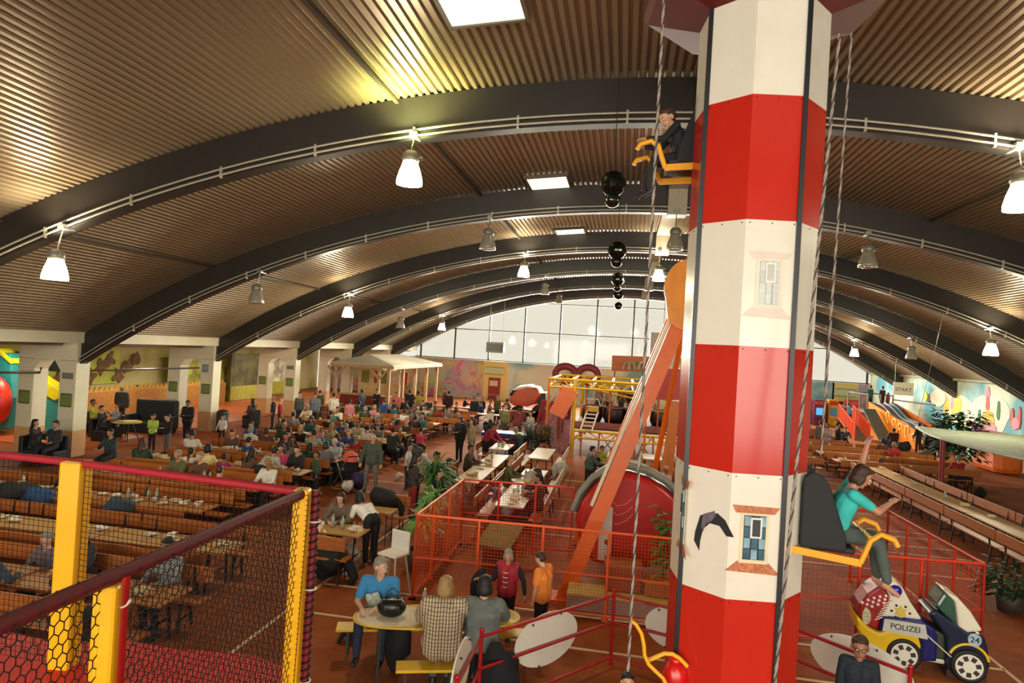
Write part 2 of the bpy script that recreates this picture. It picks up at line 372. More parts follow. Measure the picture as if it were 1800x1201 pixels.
for a in ((98, 465, A, 1, 'glowing bell lamp on the nearest beam at the far left, above the white pier'),
          (721, 295, A, 1.6, 'large glowing bell lamp hanging from the nearest beam left of the ridge'),
          (1795, 335, A, 1.2, 'glowing bell lamp cut by the right edge of the photo'),
          (451, 517, B_, 0, 'unlit bell lamp over the left rows, on the second beam'),
          (858, 420, B_, 0, 'unlit bell lamp left of the skylights, on the second beam'),
          (1187, 420, B_, 0, 'unlit glass bell lamp beside the cable duct, just left of the lighthouse'),
          (1526, 450, B_, 0, 'unlit bell lamp on the second beam right of the lighthouse'),
          (612, 545, C_, 1, 'glowing lamp on the third beam, left one'),
          (921, 473, C_, 1, 'glowing lamp on the third beam under the small skylight'),
          (1158, 480, C_, .8, 'glowing lamp on the third beam next to the cable duct'),
          (1742, 610, C_, 1, 'glowing lamp on the third beam above the flower mural'),
          (704, 567, D_, 0, 'unlit lamp on the fourth beam above the kiosk roof'),
          (958, 507, D_, 0, 'unlit lamp on the fourth beam in front of the glazed gable'),
          (1602, 620, D_, 0, 'small unlit lamp on the fourth beam above the slide'),
          (777, 572, E_, 1, 'small glowing lamp at the left end of the gable glazing'),
          (983, 525, E_, 0, 'small unlit lamp at the top of the gable glazing'),
          (1502, 617, E_, 1, 'glowing lamp at the right end of the gable glazing')):
    lamp(*a)
# lamps of the bays behind the viewpoint, same type
for x, k in ((-13, 0), (-6.5, 1), (3, 1), (9, 0), (9, 2), (-13, 2)):
    p = Vector((x, RIBS[k], 6.3)); l = bpy.data.lights.new('lamp_glow', 'POINT'); l.energy = 260; l.color = (1, .88, .62); l.shadow_soft_size = .22
    lo = bpy.data.objects.new('lamp_glow', l); COL.objects.link(lo); lo.location = (x, RIBS[k]-.4, 5.9)
    bo = MB().lathe([(.0, .5), (.14, .43), (.2, .22), (.235, 0), (.2, 0), (0, .12)], n=16).build('pendant_lamp', mat('#fff3cf', .3, emit=16, var=0, name='lit_glass'), loc=(x, RIBS[k]-.4, 6.0))
    tag(bo, 'glowing bell lamp on a beam behind the viewpoint', 'lamp', 'lamps behind the viewpoint')
# mirror balls along the ridge
for k, (px, py, rib, r, lab) in enumerate(((1078, 323, A, .22, 'largest dark mirror ball hanging nearest along the ridge'), (1085, 440, B_, .26, 'second dark mirror ball along the ridge, in front of the second beam'), (1086, 491, C_, .26, 'third mirror ball along the ridge, smaller in view'),
        (1087, 518, D_, .25, 'fourth mirror ball just above the gable glazing'), (1087, 538, E_, .24, 'smallest mirror ball seen against the gable glazing'))):
    p = GY(px, py, RIBS[rib]-.5)
    t = thing('mirror_ball', lab, 'mirror ball', p, 0, 'mirror balls along the ridge')
    mb = MB(); mb.ball((0, 0, 0), r, 24, 16); mb.sm = [False]*len(mb.sm); mb.build('ball', mat('#3c423f', .12, .9, var=.5, scale=30), t)
    if k < 3: MB().ball((0, 0, -r*1.25), r*.62, 18, 12).build('lower_ball', mat('#4a524c', .15, .9, var=.5, scale=30), t)
    zt = arc(p.x, RR+DEP)
    MB().tube([(0, 0, r), (0, 0, zt-p.z)], .008, 5).build('wire', BLACK, t)
# ------------------------------------------------------------------ striped lighthouse ride tower
TY = 7.35
tc_ = GY(1313, 560, TY); TX = tc_.x; TR = 109/ (FPX/ (tc_-EYE).dot(FW)) * 1.0
th0 = math.atan2(TY, TX)          # direction from the eye to the tower, in plan
aoff = -5.0*PI/180
def oct_pt(k, r, z):               # k-th vertex; vertex 0 faces the viewer's side
    a = th0+PI+aoff+k*PI/4
    return Vector((r*math.cos(a), r*math.sin(a), z))
tower = thing('lighthouse_tower', 'tall octagonal red and white striped lighthouse tower in the hall', 'tower', (TX, TY, 0))
v0 = oct_pt(0, TR, 0)+Vector((TX, TY, 0))
def zat(px, py):
    d = ray(px, py); t = math.hypot(v0.x, v0.y)/math.hypot(d.x, d.y); return CAMH+d.z*t
ZB = [0]+[zat(*p) for p in ((1290, 1056), (1298, 833), (1305, 608), (1312, 385), (1319, 165), (1327, -60))]
REDP = mat('#c42a1c', .2, var=.03); WHP = mat('#e9e4d6', .25, var=.03)
for i in range(6):
    z0, z1 = ZB[i], ZB[i+1]; mb = MB()
    vs = [oct_pt(k, TR, z0) for k in range(8)]+[oct_pt(k, TR, z1) for k in range(8)]
    mb.add(vs, [(k, (k+1) % 8, 8+(k+1) % 8, 8+k) for k in range(8)])
    # screw heads along the upper seam
    for k in range(8):
        a, b = oct_pt(k, TR+.003, z1-.03), oct_pt(k+1, TR+.003, z1-.03)
        for f in (.08, .5, .92): mb.ball(a.lerp(b, f), .007, 6, 4, mi=1)
    mb.build('red_band' if i % 2 == 0 else 'white_band', [REDP if i % 2 == 0 else WHP, BLACK], tower)
# dark guide slots at every second corner
for k in (-1, 1, 3, 5):
    MB().beam(oct_pt(k, TR+.004, .1), oct_pt(k, TR+.004, ZB[6]), .045, .045).build('guide_slot', mat('#14141c', .4), tower)
# overhanging gallery roof at the head of the tower
zg = zat(1327, -10)
def ring(r, z): return [oct_pt(k, r, z) for k in range(8)]
mb = MB(); n = 8
prof = [(TR*.98, zg-.42), (TR*1.0, zg-.2), (TR*1.86, zg+.03), (TR*1.95, zg+.12), (TR*1.95, zg+.45), (TR*.9, zg+1.1)]
prof = [(TR*.99, zg-.0), (TR*1.0, zg+.02), (TR*1.9, zg+.2), (TR*1.98, zg+.3), (TR*1.95, zg+.6), (TR*1.0, zg+.55), (TR*.95, zg+1.3)]
vs = []
for r, z in prof: vs += ring(r, z)
mb.add(vs, [(j*8+k, j*8+(k+1) % 8, (j+1)*8+(k+1) % 8, (j+1)*8+k) for j in range(len(prof)-1) for k in range(8)])
for k in range(0): # gusset brackets
    a = oct_pt(k, TR, zg-.02); b = oct_pt(k, TR*1.9, zg-.02); c = oct_pt(k, TR, zg-.28)
    t = (b-a).cross(Vector((0, 0, 1))).normalized()*.012
    mb.add([a-t, b-t, c-t, a+t, b+t, c+t], [(0, 1, 2), (5, 4, 3), (0, 3, 4, 1), (1, 4, 5, 2), (2, 5, 3, 0)])
mb.build('gallery_roof', mat('#5e0d0a', .65), tower)
# pictures applied on the white bands
def facet_frame(k):
    a, b = oct_pt(k, TR, 0), oct_pt(k+1, TR, 0); u = (b-a).normalized(); nrm = Vector((u.y, -u.x, 0)); m = (a+b)/2
    if nrm.dot(m) < 0: nrm = -nrm
    return a, u, nrm, (b-a).length
def facet_pic(k, name, layers, mats):
    a, u, nrm, L = facet_frame(k); mb = MB()
    for j, (poly, mi) in enumerate(layers):
        mb.prism(poly, 0.0, .003+.0015*j, mi=mi, F=lambda p, q, c: tuple(a+u*p+nrm*c+Vector((0, 0, q))))
    return mb.build(name, mats, tower)
def rect(x0, x1, y0, y1): return [(x0, y0), (x1, y0), (x1, y1), (x0, y1)]
def to_facet(k, px, py):
    a, u, nrm, L = facet_frame(k); A0 = a+Vector((TX, TY, 0)); d = ray(px, py); t = (A0-EYE).dot(nrm)/d.dot(nrm); p = EYE+d*t
    return ((p-A0).dot(u), p.z)
pic_m = [mat('#c87850', .6, var=.4, scale=30), mat('#e6d8b8', .6), mat('#3c6478', .3, var=.4, scale=12), mat('#8cb4c4', .3, var=.3, scale=14), mat('#eeeae0', .5), mat('#2c3640', .4)]
def arched_window(k, q, s=1.0):
    # q: list of pixel corners of the glass
    (x0, y0), (x1, y1) = to_facet(k, *q[0]), to_facet(k, *q[1])
    if x0 > x1: x0, x1 = x1, x0
    if y0 > y1: y0, y1 = y1, y0
    w = x1-x0; h = y1-y0; la = []
    la.append(([(x0-.1*w-.06, y1+.02), (x1+.1*w+.06, y1+.02), (x1+.1*w+.11, y1+.2*h), (x0-.1*w-.1, y1+.22*h)], 0))
    la.append(([(x0-.16, y0-.12), (x1+.16, y0-.14), (x1+.04, y0-.02), (x0-.05, y0-.02)], 0))
    la.append((rect(x0-.035, x1+.035, y0-.035, y1+.02), 1)); la.append((rect(x0, x1, y0, y1), 5))
    for i in range(3):
        for j in range(4):
            cw, ch = w/3, h/4; la.append((rect(x0+i*cw+.006, x0+(i+1)*cw-.006, y0+j*ch+.006, y0+(j+1)*ch-.006), 3 if (i+j) % 2 else 2))
    la.append((rect(x0+.28*w, x1-.2*w, y0+.5*h, y1-.04*h), 4)); la.append((rect(x0+.36*w, x1-.28*w, y0+.54*h, y1-.08*h), 5))
    return la
# find which facets the viewer sees: the one whose centre projects nearest each pixel
def facet_at(px):
    best = None
    for k in range(8):
        a, u, nrm, L = facet_frame(k); c = a+u*L/2+Vector((TX, TY, 0))
        if nrm.dot(EYE-c) <= 0: continue
        d = Vector((c.x, c.y, CAMH))-EYE; x = 900+FPX*d.dot(RT)/d.dot(FW)
        if best is None or abs(x-px) < best[0]: best = (abs(x-px), k)
    return best[1]
KF, KL = facet_at(1360), facet_at(1275)
facet_pic(KF, 'window_picture', arched_window(KF, ((1304, 983), (1347, 908))), pic_m)
(x0, y0) = to_facet(KL, 1222, 968)
S1 = [(1222, 935), (1231, 906), (1248, 902), (1262, 897), (1262, 903), (1275, 915), (1290, 945), (1277, 943), (1265, 925), (1248, 920), (1236, 930), (1231, 950), (1229, 968), (1220, 950)]
body = [(1236, 904), (1250, 900), (1262, 897), (1261, 902), (1252, 915), (1240, 922), (1236, 935), (1233, 925)]
head = [(1258, 897), (1263, 898), (1262, 902), (1257, 902)]
facet_pic(KL, 'gull_picture', [([to_facet(KL, *p) for p in S1], 0), ([to_facet(KL, *p) for p in body], 1), ([to_facet(KL, *p) for p in head], 2)], [mat('#24242a', .6), mat('#6d6670', .6, var=.3, scale=20), mat('#eeeeee')])
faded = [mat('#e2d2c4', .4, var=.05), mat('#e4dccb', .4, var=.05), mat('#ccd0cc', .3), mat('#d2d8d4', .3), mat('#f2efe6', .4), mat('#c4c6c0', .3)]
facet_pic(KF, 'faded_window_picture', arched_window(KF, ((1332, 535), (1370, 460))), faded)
KS = facet_at(1220)
facet_pic(KS, 'side_window_picture', arched_window(KS, ((1196, 945), (1206, 862))), pic_m)
MB().lathe([(TR*1.5, 0), (TR*1.5, .12), (TR*1.02, .16), (TR*1.02, 0)], n=8, smooth=False, a0=th0+PI+aoff).build('base_plinth', mat('#7a1410', .4), tower)

# ------------------------------------------------------------------ pull ropes
def rope(pa, ya, pb, yb, label, r=.014):
    a, b = GY(*pa, ya), GY(*pb, yb); d = b-a; n = max(2, int(d.length/.07)); mb = MB()
    s = d.normalized(); u = s.orthogonal().normalized(); w = s.cross(u)
    for ph in (0, 2*PI/3, 4*PI/3):
        pts = [a+d*(i/(n*2))+(u*math.cos(ph+i*1.1)+w*math.sin(ph+i*1.1))*r*.6 for i in range(n*2+1)]
        mb.tube(pts, r*.62, 4, mi=0 if ph < 3 else 1, cap=False)
    o = mb.build('rope', [mat('#a39a8e', .8), mat('#5a4a48', .8)]); return tag(o, label, 'rope')
rope((1167, 0), 6.6, (1104, 1180), 6.6, 'long twisted pull rope hanging left of the lighthouse down to the small children')
rope((1476, 60), 6.5, (1362, 1201), 6.1, 'twisted pull rope crossing the right-hand side of the lighthouse tower')
rope((1497, 58), 6.9, (1443, 800), 7.0, 'thin twisted rope held by the girl in turquoise', .011)
# ------------------------------------------------------------------ people
DG = bpy.context.evaluated_depsgraph_get
def rings_capsule(vs, fs, p, q, r1, r2, n=10):
    p, q = Vector(p), Vector(q); d = q-p; L = d.length; d = d/L if L > 1e-6 else Vector((0, 0, 1))
    a = d.orthogonal().normalized(); b = d.cross(a); o = len(vs); rows = []
    for t in (-80, -45, 0): rows.append((p+d*(r1*math.sin(math.radians(t))), r1*math.cos(math.radians(t))))
    for t in (0, 45, 80): rows.append((q+d*(r2*math.sin(math.radians(t))), r2*math.cos(math.radians(t))))
    for c, r in rows:
        for k in range(n):
            w = 2*PI*k/n; vs.append(c+(a*math.cos(w)+b*math.sin(w))*r)
    for i in range(len(rows)-1):
        for k in range(n): fs.append((o+i*n+k, o+i*n+(k+1) % n, o+(i+1)*n+(k+1) % n, o+(i+1)*n+k))
    fs.append(tuple(o+k for k in range(n))[::-1]); e = o+(len(rows)-1)*n; fs.append(tuple(e+k for k in range(n)))
def ell(vs, fs, c, r, R=None, nu=12, nv=8):
    R = R or Matrix.Identity(3); o = len(vs); c = Vector(c)
    for j in range(nv+1):
        t = PI*(.02+.96*j/nv)
        for i in range(nu):
            a = 2*PI*i/nu; vs.append(c+R@Vector((r[0]*math.sin(t)*math.cos(a), r[1]*math.sin(t)*math.sin(a), r[2]*math.cos(t))))
    for j in range(nv):
        for i in range(nu): fs.append((o+j*nu+i, o+(j+1)*nu+i, o+(j+1)*nu+(i+1) % nu, o+j*nu+(i+1) % nu))
    fs.append(tuple(o+i for i in range(nu))); fs.append(tuple(o+nv*nu+i for i in range(nu))[::-1])
def fuse(name, vs, fs, vox):
    me = bpy.data.meshes.new(name+'_raw'); me.from_pydata([tuple(v) for v in vs], [], fs)
    o = bpy.data.objects.new(name, me); COL.objects.link(o)
    m = o.modifiers.new('r', 'REMESH'); m.mode = 'VOXEL'; m.voxel_size = vox; m.use_smooth_shade = True
    s = o.modifiers.new('s', 'SMOOTH'); s.factor = .5; s.iterations = 3 if vox > .01 else 4
    dg = DG(); out = bpy.data.meshes.new_from_object(o.evaluated_get(dg)); out.name = name
    bpy.data.objects.remove(o); bpy.data.meshes.remove(me); out.materials.clear(); out.materials.append(None)
    return out
def pose_joints(p):
    J = {}; hz = p.get('hz', .93); lean = p.get('lean', 0); J['hip'] = h = Vector((0, 0, hz))
    u = Vector((p.get('side', 0), math.sin(lean), math.cos(lean))).normalized(); J['u'] = u
    J['waist'] = h+u*.14; J['chest'] = h+u*.33; J['neck'] = h+u*.50
    hl = lean*.45+p.get('nod', .1); hu = Vector((p.get('side', 0)*.5, math.sin(hl), math.cos(hl))); J['head'] = J['neck']+hu*.145; J['hl'] = hl
    for s, k in ((-1, 'L'), (1, 'R')):
        sh = h+u*.44+Vector((s*.175*p.get('w', 1), 0, 0)); a = p.get('arm'+k, ((s*.05, .02, -.28), (0, .04, -.25)))
        J['sh'+k] = sh; J['el'+k] = sh+Vector(a[0]).normalized()*.28; J['wr'+k] = J['el'+k]+Vector(a[1]).normalized()*.25
        l = p.get('leg'+k, ((0, .02, -1), (0, -.03, -1))); hp = h+Vector((s*.09, 0, -.02)); J['hp'+k] = hp
        J['kn'+k] = hp+Vector(l[0]).normalized()*.42; J['an'+k] = J['kn'+k]+Vector(l[1]).normalized()*.42
    return J
def add_hand(vs, fs, el, wr, s, curl=.4, full=True):
    d = (wr-el).normalized(); side = d.cross(Vector((0, 0, 1)));
    if side.length < .2: side = Vector((0, s*1.0, 0))
    side.normalize(); nrm = side.cross(d).normalized()
    if nrm.z > 0: nrm = -nrm
    palm = wr+d*.05; rings_capsule(vs, fs, wr, palm+d*.02, .024, .03, 8)
    rings_capsule(vs, fs, palm-side*.02, palm+side*.02, .02, .02, 8)
    for i, ln in enumerate((.062, .072, .068, .052)):
        b = palm+d*.035+side*(-.03+.02*i); m = b+(d*math.cos(curl*.6)+nrm*math.sin(curl*.6))*ln*.55; e = m+(d*math.cos(curl*1.6)+nrm*math.sin(curl*1.6))*ln*.5
        rings_capsule(vs, fs, b, m, .0095, .009, 6); rings_capsule(vs, fs, m, e, .009, .008, 6)
    t0 = wr+d*.03-side*.03; rings_capsule(vs, fs, t0, t0+d*.035-side*.025+nrm*.01, .012, .01, 6); rings_capsule(vs, fs, t0+d*.035-side*.025+nrm*.01, t0+d*.06-side*.028+nrm*.02, .01, .008, 6)
_pm = {}
def head_R(J, turn): return Matrix.Rotation(turn, 3, 'Z')@Matrix.Rotation(-J['hl']*.8, 3, 'X')
def body_mesh(key, p, hi):
    J = pose_joints(p); vs, fs = [], []; C = lambda a, b, r, q: rings_capsule(vs, fs, a, b, r, q)
    hs = p.get('head', 1.0); R = head_R(J, p.get('turn', 0)); c = J['head']
    ell(vs, fs, c+R@Vector((0, 0, .03))*hs, tuple(x*hs for x in (.076, .095, .09)), R); ell(vs, fs, c+R@Vector((0, .022, -.035))*hs, tuple(x*hs for x in (.058, .07, .075)), R)
    if hi:
        rings_capsule(vs, fs, c+R@Vector((0, .092, .012))*hs, c+R@Vector((0, .112, -.022))*hs, .009*hs, .014*hs, 8)
        rings_capsule(vs, fs, c+R@Vector((-.03, .082, .03))*hs, c+R@Vector((.03, .082, .03))*hs, .014*hs, .014*hs, 8)
        rings_capsule(vs, fs, c+R@Vector((-.016, .086, -.052))*hs, c+R@Vector((.016, .086, -.052))*hs, .009*hs, .009*hs, 8)
        ell(vs, fs, c+R@Vector((0, .07, -.09))*hs, (.024*hs, .02*hs, .02*hs), R, 8, 6)
    else: rings_capsule(vs, fs, c+R@Vector((0, .09, .01))*hs, c+R@Vector((0, .112, -.02))*hs, .012, .016, 6)
    for s in (-1, 1): ell(vs, fs, c+R@Vector((s*.08, -.005, 0))*hs, (.014*hs, .024*hs, .034*hs), R, 8, 6)
    C(J['neck']-J['u']*.05, c+Vector((0, -.01, -.03)), .055, .05)
    for x in (-.06, .06):
        X = Vector((x, 0, 0)); C(J['hip']+X, J['waist']+X*.8, .115, .105); C(J['waist']+X*.8, J['chest']+X*1.2, .105, .115); C(J['chest']+X*1.2, J['neck']-J['u']*.09+X*.9, .115, .06)
    for s, k in ((-1, 'L'), (1, 'R')):
        C(J['neck']-J['u']*.07, J['sh'+k], .05, .052); C(J['sh'+k], J['el'+k], .052, .038); C(J['el'+k], J['wr'+k], .038, .026); add_hand(vs, fs, J['el'+k], J['wr'+k], s, p.get('curl', .5))
        C(J['hp'+k], J['kn'+k], .088, .055); C(J['kn'+k], J['kn'+k].lerp(J['an'+k], .35), .053, .056); C(J['kn'+k].lerp(J['an'+k], .35), J['an'+k], .056, .036)
        f = Vector((0, 1, 0)) if J['an'+k].z < J['kn'+k].z-.1 else Vector((0, .5, -.8)); f = Vector(p.get('foot', f)).normalized()
        C(J['an'+k]+Vector((0, -.03, -.03)), J['an'+k]+f*.13+Vector((0, 0, -.05)), .035, .026)
    return fuse('body', vs, fs, .0085 if hi else .014)
def top_mesh(p, sleeve, puff, hi):
    J = pose_joints(p); vs, fs = [], []; C = lambda a, b, r, q: rings_capsule(vs, fs, a, b, r, q); g = puff
    for x in (-.06, .06):
        X = Vector((x, 0, 0)); C(J['hip']+X*1.1+J['u']*(.07 if p.get('lean', 0) > .8 else (.035 if p.get('hz', 1) < .7 else -.03)), J['waist']+X*.9, .125+g, .118+g); C(J['waist']+X*.9, J['chest']+X*1.2, .115+g, .125+g); C(J['chest']+X*1.2, J['neck']-J['u']*.085+X*.9, .125+g, .068+g)
    for k in 'LR':
        C(J['neck']-J['u']*.075, J['sh'+k], .06+g, .066+g); C(J['sh'+k], J['el'+k] if sleeve == 'long' else J['sh'+k].lerp(J['el'+k], .72), .066+g, .052+g)
        if sleeve == 'long': C(J['el'+k], J['el'+k].lerp(J['wr'+k], .94), .05+g, .038+g)
    return fuse('top', vs, fs, .012 if hi else .018)
def trouser_mesh(p, hi):
    J = pose_joints(p); vs, fs = [], []; C = lambda a, b, r, q: rings_capsule(vs, fs, a, b, r, q)
    for x in (-.055, .055): X = Vector((x, 0, 0)); C(J['hip']+X, J['hip']+X+J['u']*.05, .123, .115)
    for k in 'LR': C(J['hp'+k], J['kn'+k], .1, .07); C(J['kn'+k], J['kn'+k].lerp(J['an'+k], .95), .068, .052)
    return fuse('trousers', vs, fs, .012 if hi else .018)
def hair_mesh(p, style, hi):
    J = pose_joints(p); vs, fs = [], []; R = head_R(J, p.get('turn', 0)); c = J['head']; hs = p.get('head', 1.0); T = lambda v: c+R@(Vector(v)*hs); E = lambda v, r: ell(vs, fs, T(v), tuple(x*hs for x in r), R)
    E((0, -.018, .062), (.086, .092, .078)); E((0, -.035, .02), (.085, .08, .085)); E((0, .05, .105), (.06, .04, .025))
    if style == 'long':
        E((0, -.06, -.06), (.085, .055, .11)); E((-.07, -.015, -.04), (.03, .04, .1)); E((.07, -.015, -.04), (.03, .04, .1)); E((0, -.085, -.17), (.085, .045, .12))
    elif style == 'bob': E((0, -.045, -.03), (.09, .065, .09)); E((-.075, 0, -.03), (.025, .045, .075)); E((.075, 0, -.03), (.025, .045, .075))
    elif style == 'bun': E((0, -.1, .08), (.045, .045, .045))
    elif style == 'tail': E((0, -.11, .0), (.03, .03, .05)); E((0, -.12, -.1), (.028, .025, .1)); E((0, -.11, -.22), (.02, .02, .09))
    return fuse('hair', vs, fs, .009 if hi else .014)
def shoe_mesh(p, k):
    J = pose_joints(p); vs, fs = [], []; f = Vector((0, 1, 0)) if J['an'+k].z < J['kn'+k].z-.1 else Vector((0, .5, -.8)); f = Vector(p.get('foot', f)).normalized(); a = J['an'+k]
    rings_capsule(vs, fs, a+Vector((0, -.035, -.035)), a+f*.14+Vector((0, 0, -.045)), .045, .036); rings_capsule(vs, fs, a+Vector((0, -.02, 0)), a+Vector((0, -.02, -.03)), .045, .045)
    return fuse('shoe', vs, fs, .012)
SIT_L = ((0, 1, -.18), (0, -.12, -1))
POSES = {
 'stand': dict(),
 'stand_front': dict(armL=((-.1, .05, -1), (.35, .8, .15)), armR=((.1, .05, -1), (-.35, .8, .1)), nod=.25),
 'stand_out': dict(armL=((-.35, .1, -1), (-.1, .3, -1)), armR=((.35, .1, -1), (.1, .4, -1)), legL=((-.12, 0, -1), (-.05, -.02, -1)), legR=((.12, 0, -1), (.05, -.02, -1))),
 'carry': dict(armL=((-.5, .0, -.85), (-.2, .25, -.9)), armR=((.3, .2, -1), (.8, .5, .05)), turn=.0, nod=.15),
 'walk': dict(legL=((0, .35, -1), (0, .0, -1)), legR=((0, -.25, -1), (0, -.5, -1)), armL=((-.1, -.3, -1), (0, .1, -1)), armR=((.1, .3, -1), (0, .5, -.8)), hz=.9, lean=.08),
 'run': dict(legL=((0, .8, -.7), (0, -.2, -1)), legR=((0, -.35, -1), (0, -1, -.5)), armL=((-.2, -.7, -.7), (0, .6, -.7)), armR=((.2, .6, -.8), (0, .8, .3)), hz=.84, lean=.25),
 'bend': dict(lean=1.05, nod=.1, armL=((-.1, .35, -1), (.1, .35, -.8)), armR=((.1, .35, -1), (-.1, .35, -.8)), legL=((0, .1, -1), (0, -.05, -1))),
 'reach': dict(lean=.6, nod=.2, armL=((-.1, .7, -.9), (.2, .8, -.5)), armR=((.1, .7, -.9), (-.2, .8, -.5))),
 'sit': dict(hz=.59, legL=SIT_L, legR=SIT_L, lean=.1, armL=((-.2, .55, -.86), (.45, .9, .04)), armR=((.2, .55, -.86), (-.45, .9, .04)), nod=.2),
 'sit_lean': dict(hz=.59, legL=SIT_L, legR=SIT_L, lean=.38, armL=((-.3, .7, -.72), (.6, .7, 0)), armR=((.3, .7, -.72), (-.6, .7, 0)), nod=.15),
 'sit_back': dict(hz=.57, legL=SIT_L, legR=((.1, 1, .0), (0, .25, -1)), lean=-.12, armL=((-.2, .1, -1), (.3, .9, -.1)), armR=((.3, .5, -.6), (-.5, .5, .6)), nod=.1),
 'sit_table': dict(hz=.59, legL=((-.1, 1, -.02), (0, .25, -1)), legR=((.25, 1, -.02), (0, .1, -1)), lean=.25, armL=((-.25, .55, -.8), (.75, .7, .02)), armR=((.25, .5, -.8), (-.45, .9, .02)), nod=.0, turn=-.75, w=1.08),
 'ride': dict(hz=.5, legL=((-.02, 1, -.12), (0, .1, -1)), legR=((.05, 1, -.1), (0, .3, -1)), lean=.12, armL=((-.25, .9, -.3), (.05, .5, .9)), armR=((.15, .6, -.8), (-.2, .7, .6)), nod=.35, foot=(0, .75, -.65)),
 'ride_up': dict(hz=.5, legL=((0, 1, -.1), (0, .15, -1)), legR=((.05, 1, -.1), (0, .25, -1)), lean=.32, side=0, armL=((-.2, .5, .7), (-.15, .25, 1)), armR=((.1, .8, -.5), (-.6, .6, .3)), nod=.5, foot=(0, .8, -.55)),
 'climb': dict(legL=((0, .6, -.8), (0, -.1, -1)), legR=((0, .0, -1), (0, -.2, -1)), armL=((-.1, .8, .1), (0, .9, .3)), armR=((.1, .8, -.2), (0, .9, .2)), lean=.35, hz=.9),
}
SKINS = ('#c8967a', '#b8836a', '#d2a58a', '#9c6c50')
HAIRC = dict(dark='#1c1412', black='#101014', brown='#3c2418', fair='#9c7c50', grey='#8c8678', white='#c8c4b8', red='#6c2c18')
def cobj(name, me, m, parent):
    o = bpy.data.objects.new(name, me); COL.objects.link(o); o.parent = parent
    s = o.material_slots[0]; s.link = 'OBJECT'; s.material = m; return o
def get(kind, fn, *k):
    kk = (kind,)+k
    if kk not in _pm: _pm[kk] = fn()
    return _pm[kk]
NPEOPLE = 0
_spots = []
def free(x, y, r=.47): return all((x-a)**2+(y-b)**2 > r*r for a, b in _spots)
def person(loc, face, pose, label, top='#444444', bottom='#22242c', hair='dark', style='short', sleeve='long', scale=1.0, hi=False, child=False, puff=0, group=None, topm=None, shoes='#1c1c1e', skin=None, extra=None, no_shoes=False):
    """face: direction (radians, 0=+Y i.e. away) the person looks towards"""
    global NPEOPLE; NPEOPLE += 1
    p = dict(POSES[pose]); pk = pose; loc = Vector(loc)
    if not hi and loc.z < .5:
        k = 0
        while not free(loc.x, loc.y, .44) and k < 6: loc.x += .15*(1 if k % 2 else -1)*(k+1); k += 1
    _spots.append((loc.x, loc.y))
    if extra: p.update(extra); pk = pose+str(sorted(extra.items(), key=str))
    if child: p['head'] = 1.28; pk += 'c'
    t = thing('person', label, 'person', loc, face, group, scale)
    cobj('body', get('body', lambda: body_mesh(pk, p, hi), pk, hi), mat(skin or SKINS[NPEOPLE % 4], .5, var=.05), t)
    cobj('top', get('top', lambda: top_mesh(p, sleeve, puff, hi), pk, sleeve, puff, hi), topm or mat(top, .8, var=.18, scale=9), t)
    cobj('trousers', get('trs', lambda: trouser_mesh(p, hi), pk, hi), mat(bottom, .8, var=.15, scale=9), t)
    if style: cobj('hair', get('hair', lambda: hair_mesh(p, style, hi), pk, style, hi), mat(HAIRC[hair], .6, var=.3, scale=40), t)
    if not no_shoes:
        for k in 'LR': cobj('shoe', get('shoe', lambda: shoe_mesh(p, k), pk, k), mat(shoes, .5), t)
    if hi:
        J = pose_joints(p); R = head_R(J, p.get('turn', 0)); hs = p.get('head', 1.0); c = J['head']
        for s in (-1, 1):
            MB().ball(c+R@Vector((s*.03, .086, .014))*hs, .0105*hs, 10, 8).ball(c+R@Vector((s*.03, .0935, .013))*hs, .0062*hs, 8, 6, mi=1).build('eye', [mat('#e8e2d8', .3, var=0), mat('#20140e', .3, var=0)], t)
            MB().tube([c+R@Vector((s*(.018+.012*i), .094-.006*i, .034+.004*(1 if i == 1 else 0)))*hs for i in range(3)], .0035*hs, 5).build('eyebrow', mat(HAIRC[hair], .7, var=0), t)
        MB().tube([c+R@Vector((x, .097-abs(x)*.35, -.052))*hs for x in (-.022, -.01, 0, .01, .022)], .0045*hs, 6).build('mouth', mat('#8c4038', .5, var=0), t)
    return t
# ------------------------------------------------------------------ beer tables and benches
WT = wood_mat('#a8682c', '#c48440'); WT2 = wood_mat('#b88a50', '#cfa468'); WB = wood_mat('#9c5420', '#b86c2c'); LEGM = mat('#2e2620', .5, .4)
WHT = wood_mat('#d8c8b0', '#e8dcc8')
def leg_frame(mb, x, w, h):
    mb.beam((x, -w/2, .02), (x, -w/2+.06, h), .035, .035).beam((x, w/2, .02), (x, w/2-.06, h), .035, .035).beam((x, -w/2+.03, h*.45), (x, w/2-.03, h*.45), .025, .025).box((x, 0, h-.01), (.05, w-.06, .03))
    return mb
def make_table(L=2.4, w=.7, top=WT, h=.75):
    t = thing('beer_table', None, 'table')
    MB().box((0, 0, h-.015), (L, w, .035)).box((0, 0, h-.05), (L-.25, w-.2, .04)).build('tabletop', top, t, bevel=.006)
    for s in (-1, 1): leg_frame(MB(), s*(L/2-.3), w-.1, h-.04).build('leg', LEGM, t)
    return t
def make_bench(L=2.4, m=WB, back=True):
    t = thing('bench', None, 'bench')
    MB().box((0, 0, .455), (L, .3, .035)).build('seat', m, t, bevel=.005)
    if back: MB().box((0, -.2, .76), (L, .03, .24)).build('backrest', m, t, bevel=.005)
    for s in (-1, 1):
        mb = leg_frame(MB(), s*(L/2-.3), .32, .44)
        if back: mb.beam((s*(L/2-.3), -.14, .44), (s*(L/2-.3), -.2, .86), .03, .03)
        mb.build('leg', LEGM, t)
    return t
T_OR, T_LT, T_WH = make_table(), make_table(top=WT2), make_table(top=WHT)
B_OR, B_NB, B_WH = make_bench(), make_bench(back=False), make_bench(m=WHT)
